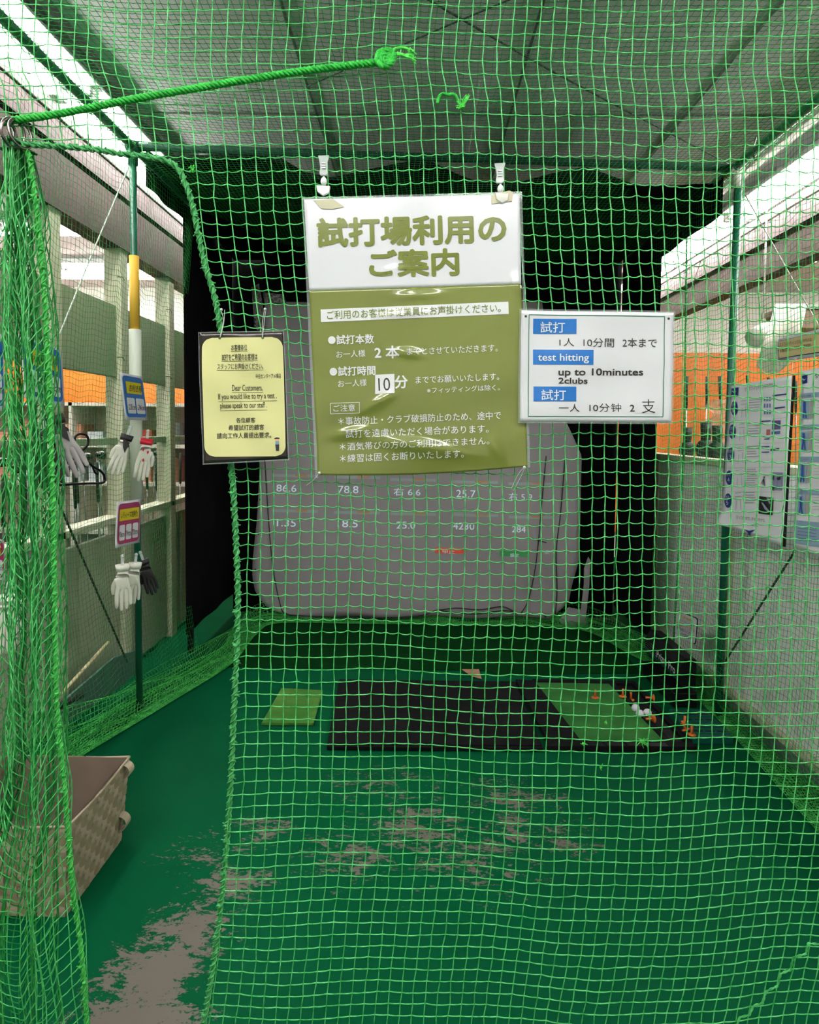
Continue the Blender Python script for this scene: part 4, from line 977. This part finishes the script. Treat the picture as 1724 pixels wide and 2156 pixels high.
# ================================================================== RIGHT NET POSTERS
XQ = 1.525
mR = mapX(XQ, -1, lambda x, y: .004*math.sin(x*.03+y*.012))
def zp(x, y): return (1300+x/4.066, 750+y/4.066)
po = thing('fitting_poster', 'tall white poster of five numbered steps hanging on the right net', 'poster', tuple(onX(1590,980,XQ)))
Qp = [zp(970,255), zp(1492,166), zp(1410,1626), zp(892,1440)]
SH = sheet('sheet', lambda u, v: (lambda p: (p[0]-(.03*max(0, v-.9)/.1 if u < .15 else 0)*(1-u/.15), p[1], p[2]))(mR(*bil(Qp, u, v))), 20, 40, mat('poster_paper', (244,244,252), .35), po, .0006)
c = MB(); c.prism([mR(*zp(*p), -.004) for p in [(1490,166),(1503,164),(1421,1632),(1408,1628)]], (.006,0,0)); c.build('edge_strip', M_plast, po)
p = Print(mR); k4 = 1/4.066
p.poly([zp(*q) for q in [(978,276),(1040,266),(1036,338),(974,344)]], M_navy, .003)
bird = lambda ox, oy, s_, m: p.poly([(ox+a*s_, oy+b*s_) for a, b in [(0,0),(34,10),(50,22),(85,0),(70,28),(48,34),(44,62),(36,40),(8,16)]], m, .006)
bird(*zp(986,295), .12, M_whitet)
p.text('クラブフィッティングの流れ', zp(1100,302), zp(1350,262), 36*k4, M_ink, 0, .004)
stepc = [(1006,446),(992,646),(980,842),(968,1040),(956,1236)]
for k, (x, y) in enumerate(stepc):
    p.disc(zp(x, y), 30*k4, 62*k4, M_navy, .003); p.text('STEP', zp(x-18, y-14), zp(x+18, y-18), 24*k4, M_whitet, 0, .006); p.text(str(k+1), zp(x-9, y+36), zp(x+9, y+34), 34*k4, M_whitet, 0, .006)
    rg3 = random.Random(k)
    for r_ in range(5 if k != 3 else 8):
        yy = y-70+r_*(22 if k != 3 else 19); p.line(zp(x+130-6*k/5, yy), zp(x+rg3.uniform(210,250), yy-8+2*k), 4*k4*1.1, mat('ink_grey', (150,152,160), .5), .003)
    for r_ in range(2): p.line(zp(x+58, y-62+r_*30), zp(x+108, y-68+r_*30), 3*k4, mat('ink_grey', (150,152,160), .5), .003)
    p.line(zp(x+70, y), zp(x+64, y+80), 2.5*k4, mat('ink_grey', (150,152,160), .5), .003); p.line(zp(x+100, y-20), zp(x+104, y+70), 2.5*k4, mat('ink_grey', (150,152,160), .5), .003)
    if k < 4: p.line(zp(x-20, y+108+k*4), zp(1450-20*k, y+80+k*14), 1.6*k4, mat('ink_grey', (150,152,160), .5), .003)
p.line(zp(1340,338), zp(1456,322), 10*k4, M_navy, .003); p.line(zp(1342,446), zp(1436,434), 10*k4, M_navy, .003)
for a in range(3):
    for b in range(3): p.line(zp(1272+22*a, 350+56*b), zp(1270+22*a, 384+56*b), 12*k4, mat('ink_pale', (110,130,190), .5) , .003)
p.grid([zp(*q) for q in [(1330,552),(1398,548),(1394,622),(1326,628)]], mat('print_violet', (104,82,150), .5), .003); p.grid([zp(*q) for q in [(1324,645),(1394,640),(1392,662),(1322,668)]], mat('print_steel', (70,100,160), .5), .003)
p.grid([zp(*q) for q in [(1282,628),(1312,626),(1310,672),(1280,674)]], mat('print_coral', (196,110,110), .5), .003)
for q in ((1240,558,1318,552),(1262,710,1306,706),(1240,776,1304,772),(1240,822,1300,820)): p.line(zp(q[0], q[1]), zp(q[2], q[3]), 8*k4, M_navy, .003)
p.grid([zp(*q) for q in [(1312,788),(1384,784),(1382,804),(1310,812)]], mat('print_slate2', (84,92,120), .5), .003)
p.grid([zp(*q) for q in [(1322,992),(1414,996),(1406,1150),(1314,1142)]], mat('print_lilac', (150,150,190), .5), .003)
p.poly([zp(*q) for q in [(1322,1020),(1342,1026),(1338,1060),(1318,1054)]], M_ink, .006); p.poly([zp(*q) for q in [(1364,1040),(1400,1030),(1396,1056),(1374,1062)]], M_ink, .006); p.poly([zp(*q) for q in [(1316,1110),(1342,1115),(1340,1146),(1314,1142)]], M_ink, .006)
for a in range(7): p.line(zp(1262-6*a*.3, 1030), zp(1226+a*6, 1090+a*3.5), 2.5*k4, M_ink, .003)
p.grid([zp(*q) for q in [(1212,1198),(1332,1212),(1324,1362),(1204,1346)]], M_inkb, .003)
p.poly([zp(*q) for q in [(1232,1250),(1250,1256),(1308,1330),(1296,1336),(1262,1308)]], mat('print_silver', (160,170,190), .4), .006); p.poly([zp(*q) for q in [(1276,1208),(1300,1212),(1316,1260),(1304,1268)]], mat('print_silver', (160,170,190), .4), .006)
p.text('打って合わせて、すべてがわかる。', zp(1022,1392), zp(1262,1420), 30*k4, M_ink, 0, .004)
p.line(zp(1066,1432), zp(1108,1437), 4*k4, M_navy, .003); p.line(zp(1148,1448), zp(1198,1456), 4*k4, M_navy, .003)
p.poly([zp(*q) for q in [(1086,1482),(1122,1494),(1176,1484),(1150,1504),(1140,1506),(1132,1534),(1124,1536),(1112,1508)]], M_navy, .003); p.line(zp(1072,1484), zp(1080,1530), 5*k4, mat('ink_tan', (110,110,90), .5), .003)
p.done(SH)
pb = thing('swing_poster', 'white poster of blue swing figures cut by the right edge of the picture', 'poster', tuple(onX(1720,960,XQ)))
Qs = [zp(1575,128), zp(2040,30), zp(1975,1820), zp(1505,1628)]
SH = sheet('sheet', lambda u, v: mR(*bil(Qs, u, v)), 16, 30, mat('poster_paper', (244,244,252), .35), pb, .0006)
p = Print(mR)
p.poly([zp(*q) for q in [(1578,170),(1624,156),(1622,228),(1576,240)]], M_navy, .003); bird(*zp(1584,190), .10, M_whitet)
p.text('SWING', zp(1695,190), zp(1850,158), 34*k4, M_ink, 0, .004)
M_pb = mat('print_paleblue', (150,176,204), .5); M_fig = mat('print_cobalt', (30,80,170), .5); M_gb = mat('print_stone', (176,174,176), .5)
for k, (y, h) in enumerate(((320,40),(590,42),(860,46),(1130,50))):
    x = 1570-k*6; p.grid([zp(x, y), zp(x+420, y-40+20*k), zp(x+420, y+h-40+20*k), zp(x, y+h)], M_pb, .003)
    p.grid([zp(x, y+h+15), zp(x+66, y+h+8), zp(x+62, y+h+180), zp(x-4, y+h+176)], M_pb, .003); p.grid([zp(x+74, y+h+8), zp(x+106, y+h+4), zp(x+102, y+h+172), zp(x+70, y+h+176)], M_gb, .003)
    p.text(['スイング時','トップ','インパクト','フィニッシュ'][k], zp(x+8, y+h-8), zp(x+90, y+h-14), 18*k4, M_ink, 0, .006)
    p.disc(zp(x+32, y+h+36), 2.2, 3, M_fig, .006); p.poly([zp(x+a, y+h+b) for a, b in [(22,48),(42,46),(42,100),(52,168),(44,170),(34,112),(24,170),(16,168),(24,100)]], M_fig, .006)
    for r_ in range(5): p.line(zp(x+130, y+h+30+r_*26), zp(x+220, y+h+24+r_*26), 2.5*k4, mat('ink_grey', (150,152,160), .5), .003)
p.grid([zp(1535,1402), zp(1900,1440), zp(1890,1660), zp(1526,1600)], M_pb, .003)
for r_ in range(4): p.line(zp(1560, 1470+r_*28), zp(1720, 1490+r_*28), 3*k4, M_navy, .006)
p.done(SH)
for i, (a, b) in enumerate((((1667,770),(1664,792)), ((1688,764),(1690,784)))): pass
zq = lambda x, y: (1500+x/7.696, 640+y/7.696)
bs = thing('booking_sign', 'white edged yellow speech bubble sign above the right posters', 'sign', tuple(onX(1690,728,XQ)))
Qb = [zq(1085,572), zq(2060,320), zq(2060,800), zq(1085,945)]
SH = sheet('card', lambda u, v: mR(*bil(Qb, u, v)), 6, 4, M_white, bs, .003)
p = Print(mR); p.poly(rrect(Qb, .03, .10, .97, .86, .03, .08), M_navy, .004); p.poly(rrect(Qb, .035, .12, .965, .84, .03, .08), mat('paper_tan', (206,190,140), .4), .007)
p.text('ミズノフィッティングの受け付けは', zq(1112,700), zq(1645,600), 62/7.7, M_inkb, 0, .01); p.text('アメ横お店にて予約を（予約制）', zq(1112,800), zq(1640,690), 58/7.7, M_inkb, 0, .01)
p.poly([zq(*q) for q in [(1330,880),(1420,862),(1385,915)]], M_whitet, .008); p.done(SH)
for x0, y0, x1, y1 in ((1669,764,1666,792),(1686,760,1690,790)): wire('clip_string', [onX(x0, y0, XQ), onX((x0+x1)/2, (y0+y1)/2, XQ-.004), onX(x1, y1, XQ)], .001, M_wcord, bs)
ts = thing('warning_sign', 'small white rounded warning sign in red writing low on the right net', 'sign', tuple(onX(1443,1320,XQ)))
Qt = [(1424,1286),(1466,1303),(1461,1357),(1421,1335)]
mT = mapX(1.53, -1); c = MB(); c.prism([mT(*q) for q in rrect(Qt, 0,0,1,1,.12,.10)], (.004,0,0)); SH = c.build('card', M_white, ts)
c = MB(); c.prism([mT(*q, -.005) for q in rrect(Qt, -.02,-.03,1.02,1.02,.12,.10)], (.003,0,0)); c.build('backing', M_plast, ts)
p = Print(mT)
def TT(t, u0, v0, u1, v1, h, m): p.text(t, bil(Qt, u0, v0), bil(Qt, u1, v1), h, m, .01, .003)
TT('注意 危険', .2, .20, .75, .20, 6, mat('ink_ochre', (206,170,20), .5)); TT('ネットスイング機は', .12, .36, .9, .36, 6, M_navy); TT('触らないでください', .05, .57, .97, .57, 9, M_redi); TT('故障の原因になります', .07, .72, .8, .72, 6, M_navy); TT('必ず係員まで', .28, .90, .85, .90, 6, M_ink)
p.done(SH)

# ================================================================== CORDS
wire('bungee_cord', [onX(277,338,-1.47), onX(200,520,-1.50), onX(122,712,-1.52)], .0035, M_wcord, None, 'pale straight cord slanting from the left cage post down to the left', 'cord')
def twisted(name, a, b, label):
    t = thing(name, label, 'rope', tuple((np.array(a)+np.array(b))/2))
    c = MB(); strands(c, [a, (np.array(a)+np.array(b))/2, b], .003, .0034, 26, 2, 6, step=.01); c.build('dark_strand', M_cord, t, True)
    return t
twisted('slant_rope', onX(105,1015,-1.60), onX(268,1395,-1.60), 'dark twisted rope slanting across the left lower boards'); twisted('slant_rope', onX(1672,1162,1.66), onX(1517,1408,1.66), 'dark twisted rope slanting across the right white partition')
wire('guy_wire', [onX(1556,388,1.63), onX(1640,538,1.63), onX(1726,690,1.63)], .0028, M_wire, None, 'thin grey wire slanting from the right cage post to the right', 'wire')
wire('guy_wire', [onX(1545,372,1.63), onX(1472,560,1.60), onX(1426,690,1.58)], .0015, M_wire, None, 'thin grey wire slanting from the right cage post to the left', 'wire')
wire('ceiling_cable', [onZ(860,-25,2.88), onZ(1190,165,2.89), onZ(1538,347,2.88)], .004, M_cord, None, 'dark cable crossing under the ceiling to the right cage corner', 'cable')
wire('ceiling_cable', [onZ(640,185,2.95), onZ(900,72,2.95), onZ(1090,-8,2.95)], .003, M_cord, None, 'thin dark cable crossing the ceiling above the tie rope', 'cable')
for pts, lb in (([(1310,20),(1282,115)], 'thin pale surface wire near the top right of the ceiling'), ([(1010,170),(980,360)], 'thin pale surface wire right of the loose cord scrap'), ([(1265,260),(1215,335)], 'thin pale surface wire above the right clip')):
    wire('ceiling_wire', [onZ(*pts[0], 3.118), onZ((pts[0][0]+pts[1][0])/2+1, (pts[0][1]+pts[1][1])/2, 3.118), onZ(*pts[1], 3.118)], .0025, M_wire, None, lb, 'wire')
A = np.linspace(0, 2*math.pi, 20); kp = onX(1592,312,1.56)
c = MB(); c.tube(np.stack([kp[0]+0*A, kp[1]+.022*np.cos(A), kp[2]+.055*np.sin(A)], 1), .004, 6, False); tag(c.build('carabiner', M_steel, None, True), 'steel carabiner hanging from the right top pipe', 'carabiner')

# ================================================================== BASKET
BX0, BX1, BY0, BY1, BH = -1.46, -1.06, 1.84, 2.20, .30
bk = thing('storage_basket', 'beige woven strap basket on the floor behind the bunched net', 'basket', ((BX0+BX1)/2,(BY0+BY1)/2,0))
def flare(x, y, z):
    k = 1+.12*z/BH; cx, cy = (BX0+BX1)/2, (BY0+BY1)/2; return (cx+(x-cx)*k, cy+(y-cy)*k, z)
def woven(a, b, nrm):
    a = np.array(a, float); b = np.array(b, float); Ln = np.linalg.norm(b-a); nc = 11; nr = 9; nrm = np.array(nrm, float)
    v = MB(); h = MB()
    for i in range(nc):
        for sgn, mb in ((1, v),):
            pass
        u0, u1 = (i+.04)/nc, (i+.96)/nc; V = []; n = nr*4
        for k in range(n+1):
            z = BH*k/n; o_ = .0022*math.sin(math.pi*(k/4)+math.pi*i)
            for u in (u0, u1):
                p = a+(b-a)*u+nrm*o_; V.append(flare(p[0], p[1], z))
        v.add(V, [(2*k, 2*k+1, 2*k+3, 2*k+2) for k in range(n)])
    for j in range(nr):
        z0, z1 = BH*(j+.04)/nr, BH*(j+.96)/nr; V = []; n = nc*4
        for k in range(n+1):
            o_ = .0022*math.sin(math.pi*(k/4-.5)+math.pi*j+math.pi)
            p = a+(b-a)*k/n+nrm*o_
            for z in (z0, z1): V.append(flare(p[0], p[1], z))
        h.add(V, [(2*k, 2*k+1, 2*k+3, 2*k+2) for k in range(n)])
    v.build('upright_straps', M_strap, bk); h.build('cross_straps', M_strap2, bk)
woven((BX1,BY0,0),(BX1,BY1,0),(1,0,0)); woven((BX0,BY0,0),(BX1,BY0,0),(0,-1,0)); woven((BX0,BY1,0),(BX1,BY1,0),(0,1,0)); woven((BX0,BY0,0),(BX0,BY1,0),(-1,0,0))
c = MB(); e = .006; corners = [(BX0+e,BY0+e),(BX1-e,BY0+e),(BX1-e,BY1-e),(BX0+e,BY1-e)]
for k in range(4):
    (xa,ya),(xb,yb) = corners[k], corners[(k+1) % 4]; c.add([flare(xa,ya,.004),flare(xb,yb,.004),flare(xb,yb,BH),flare(xa,ya,BH)], [(0,1,2,3)])
c.add([flare(x,y,.006) for x,y in corners], [(0,1,2,3)]); c.build('lining', M_binn, bk)
c = MB()
oc = [(BX0,BY0),(BX1,BY0),(BX1,BY1),(BX0,BY1)]
for k in range(4):
    a, b = flare(*oc[k], BH), flare(*oc[(k+1) % 4], BH); n_ = 14
    c.tube([np.array(a)*(1-t)+np.array(b)*t+np.array([0,0,-.008*math.sin(math.pi*t)]) for t in np.linspace(0,1,n_)], .0045, 6)
c.build('rim', M_strap, bk, True)
for (y, z) in ((2.18,.085),(2.19,.27)):
    A = np.linspace(-1.5, 1.5, 10); V = []
    for a in A:
        for dy in (-.018, .018): V.append((BX1+.02*z/BH+.03*math.cos(a), y+dy, z+.026*math.sin(a)))
    c = MB(); c.add(V, [(2*k, 2*k+1, 2*k+3, 2*k+2) for k in range(9)]); o = c.build('strap_loop', M_strap, bk)
    sd = o.modifiers.new('s', 'SOLIDIFY'); sd.thickness = .002

# ================================================================== LEFT SIDE CLUTTER BY THE WALL
wire('wooden_stick', [onX(128,1462,-1.66), onX(180,1405,-1.66), onX(228,1352,-1.66)], .009, M_wood, None, 'pale wooden stick leaning low against the left partition', 'stick')
c = MB(); q = [onX(x, y, -1.70) for x, y in [(130,1530),(285,1425),(285,1370),(240,1385),(130,1480)]]; c.prism(q, (-.012,0,0)); tag(c.build('loose_board', mat('board_teal', (74,104,96), .6, vary=.1)), 'grey-green loose board leaning along the foot of the left partition', 'board')
c = MB(); c.tube(smooth_path([onX(120,1490,-1.62), onX(145,1476,-1.62), onX(172,1464,-1.62)], 5), .016, 10); tag(c.build('foam_grip', M_grip, None, True), 'black foam grip lying by the left partition foot', 'grip')
for (x, y, lb) in ((247,583,'small bent hook on the left post beside the bright opening'), (247,752,'small bent hook low on the left post above the glove sign'), (349,652,'small bent hook on the farther left post'), (349,793,'small bent hook lower on the farther left post')):
    p = onX(x, y, XL+.05); c = MB(); c.tube([p, p+np.array([.03,0,0]), p+np.array([.04,0,-.02])], .003, 6); tag(c.build('wall_hook', M_steel), lb, 'hook', 'hooks on the left posts')

# ================================================================== SHOP BEYOND: CLUBS, SHELVES
def club(grip_up, headm):
    t = thing('golf_club', '', 'golf club')
    c = MB()
    if not grip_up:
        c.cyl((0,0,.25),(0,0,.92),.0055,8); local(c.build('shaft', M_shaft, t, True), t)
        c = MB(); c.cyl((0,0,0),(0,0,.26),.012,10,.010); local(c.build('grip', M_grip, t, True), t)
        c = MB(); c.ball((.03,0,.95),.045,8,(1.1,.75,.6)); local(c.build('head', headm, t, True), t)
    else:
        c.cyl((0,0,.05),(0,0,.70),.0055,8); local(c.build('shaft', M_shaft, t, True), t)
        c = MB(); c.cyl((0,0,.68),(0,0,.95),.009,10,.013); local(c.build('grip', M_grip, t, True), t)
        c = MB(); c.ball((.03,0,.03),.04,8,(1.1,.75,.6)); local(c.build('head', headm, t, True), t)
    return t
M_grip2 = mat('club_grip_grey', (120,120,122), .6)
C0 = club(False, M_head); C0['group'] = 'clubs racked behind the left sill'; D0 = club(True, M_head); D0['group'] = 'clubs racked grip up behind the left sill'
for row, (x, P0, z0, lab) in enumerate(((-2.34, C0, .31, 'golf club standing head up in the rack behind the left sill'), (-2.14, D0, .30, 'golf club standing grip up in the rack behind the left sill'))):
    for i in range(24):
        y = 2.35+.138*i+.04*row+random.uniform(-.03,.03); loc = (x+random.uniform(-.02,.02), y, z0+random.uniform(-.01,.03))
        o = P0 if i == 0 else dup(P0, loc); o.location = loc; o.rotation_euler = (random.uniform(-.05,.05), random.uniform(-.06,.06), random.uniform(-.6,.6)); o['label'] = lab; o['category'] = 'golf club'
c = MB(); c.box((-2.42,2.2,.26),(-2.05,5.8,.30)); c.box((-2.42,2.2,0),(-2.38,2.24,.3)); c.box((-2.42,5.7,0),(-2.38,5.74,.3)); c.box((-2.09,2.2,0),(-2.05,2.24,.3)); c.box((-2.09,5.7,0),(-2.05,5.74,.3))
tag(c.build('club_rack', M_shelf), 'low white rack of clubs behind the left partition', 'rack')
# white shelves farther into the left shop, with cartons
sh = thing('display_shelf', 'white display shelf in the shop seen through the left opening', 'shelf', (-3.6,6.0,0))
for z in (.5, .95, 1.30, 1.68): MB().box((-5.4,5.75,z),(-2.1,6.2,z+.03)).build('shelf_board', M_shelf, sh)
for x in (-5.42,-4.3,-3.2,-2.1): MB().box((x,5.75,0),(x+.03,6.2,1.71)).build('upright', M_shelf, sh)
MB().box((-5.42,6.18,0),(-2.1,6.2,1.70)).build('back_panel', mat('shelf_back', (214,190,178), .7), sh)
bxp = MB().box((-.09,-.12,0),(.09,.12,.2)).build('carton', M_box1); k = 0
for z in (.98, 1.33):
    for i in range(14):
        if random.random() < .2: continue
        o = bxp if k == 0 else bxp.copy()
        if k: COL.objects.link(o)
        o.location = (-5.2+.22*i, 5.95, z); o.scale = (random.uniform(.7,1.05), 1, random.uniform(.5,1.15))
        if k: 
            o.data = bxp.data.copy(); o.data.materials[0] = random.choice([M_box1, M_box2, M_box2, M_shelf, M_box3, M_glb])
        tag(o, 'carton on the white display shelf beyond the left opening', 'carton', 'cartons on the display shelf'); k += 1
# right: clubs stood grip up before the orange boards
G0 = club(True, M_head); G0['group'] = 'clubs stood grip up on the right'; k = 0
for i in range(16):
    loc = (2.35+.19*i+random.uniform(-.03,.03), 5.6+random.uniform(-.1,.1), 1.02+random.uniform(-.02,.03))
    o = G0 if k == 0 else dup(G0, loc); o.location = loc; o.rotation_euler = (random.uniform(-.03,.03), random.uniform(-.09,.03), 0); o['label'] = 'golf club standing grip up before the orange boards on the right'; o['category'] = 'golf club'; k += 1
c = MB(); c.box((2.2,5.4,.98),(5.6,5.85,1.02)); c.box((2.2,5.4,0),(2.26,5.85,.98)); c.box((5.5,5.4,0),(5.56,5.85,.98))
tag(c.build('club_counter', M_shelf), 'white counter carrying clubs before the orange boards on the right', 'counter')
hc = MB(); hc.ball((0,0,.06),.06,8,(.9,.9,1.1)); hc.cyl((0,0,.10),(0,0,.22),.026,10,.032); hp = hc.build('head_cover', M_glb, None, True); k = 0
for x, y, sc_ in ((1.83,3.9,1),(1.86,4.12,1.1),(1.84,4.35,.95),(1.88,3.66,.9)):
    o = hp if k == 0 else hp.copy()
    if k: COL.objects.link(o)
    o.location = (x, y, 1.32); o.scale = (sc_,)*3
    tag(o, 'black club head cover standing behind the top of the right partition', 'head cover', 'head covers behind the right partition'); k += 1
c = MB(); c.box((1.775,3.4,1.28),(2.1,4.7,1.32))
for x_, y_ in ((1.79,3.42),(2.04,4.62),(1.79,4.62),(2.04,3.42)): c.box((x_,y_,0),(x_+.04,y_+.04,1.28))
tag(c.build('side_table', M_shelf), 'narrow white table behind the right partition holding head covers', 'table')
tag(sheet('plastic_wrap', lambda u, v: (1.95+.5*u+.02*math.sin(v*20), 4.3+.05*math.sin(u*17)+.03*math.sin(v*23+u*9), 1.36+.36*v), 30, 24, mat('wrap_clear', (226,224,208), .12, alpha=.35, bump=.5, bscale=30), None), 'crumpled clear plastic wrap standing behind the right partition top', 'plastic wrap')
# white drooping cloth and a spotlight high on the right
def droop(u, v):
    a = np.array([1632,640])*(1-v)+np.array([1592,770])*v; b = np.array([1700,640])*(1-v)+np.array([1672,750])*v
    q = a*(1-u)+b*u; q[1] += 26*math.sin(u*math.pi)*v; d = 3.6-.25*math.sin(v*2.6)+.12*math.cos(u*3)
    return onY(q[0], q[1], d)
tag(sheet('white_banner', droop, 14, 18, mat('banner_cloth', (232,224,214), .7), None, .004), 'white cloth banner curling above the right posters', 'banner')
sl = thing('spotlight', 'white spotlight head in front of the white wall on the right', 'spotlight', tuple(onY(1600,700,4.2)))
a, b = onY(1620,688,4.2), onY(1588,712,4.1); c = MB(); c.tube([a, a*.6+b*.4, b], [.035,.055,.062], 16); c.build('shade', M_trim, sl, True)
c = MB(); c.tube([np.array([onY(1604,690,4.2)[0],4.2,CZ]), onY(1606,690,4.2)], .006, 8); c.build('stem', M_trim, sl, True)
wire('flex', [onY(1596,688,4.12), onY(1606,690,4.1), onY(1610,702,4.1)], .006, M_cord, sl)
ac = thing('wall_unit', 'grey-brown box unit high on the right beyond the net', 'unit', tuple(onY(1700,670,5.0)))
c = MB(); q = [onY(x, y, 5.0) for x, y in [(1672,652),(1790,652),(1790,690),(1672,690)]]; c.prism(q, (0,.4,0)); c.build('case', mat('unit_brown', (150,120,104), .6), ac)
c = MB(); q = [onY(x, y, 4.98) for x, y in [(1668,640),(1800,640),(1800,650),(1668,650)]]; c.prism(q, (0,.45,0)); c.build('top', M_trim, ac)

bpy.context.view_layer.update()
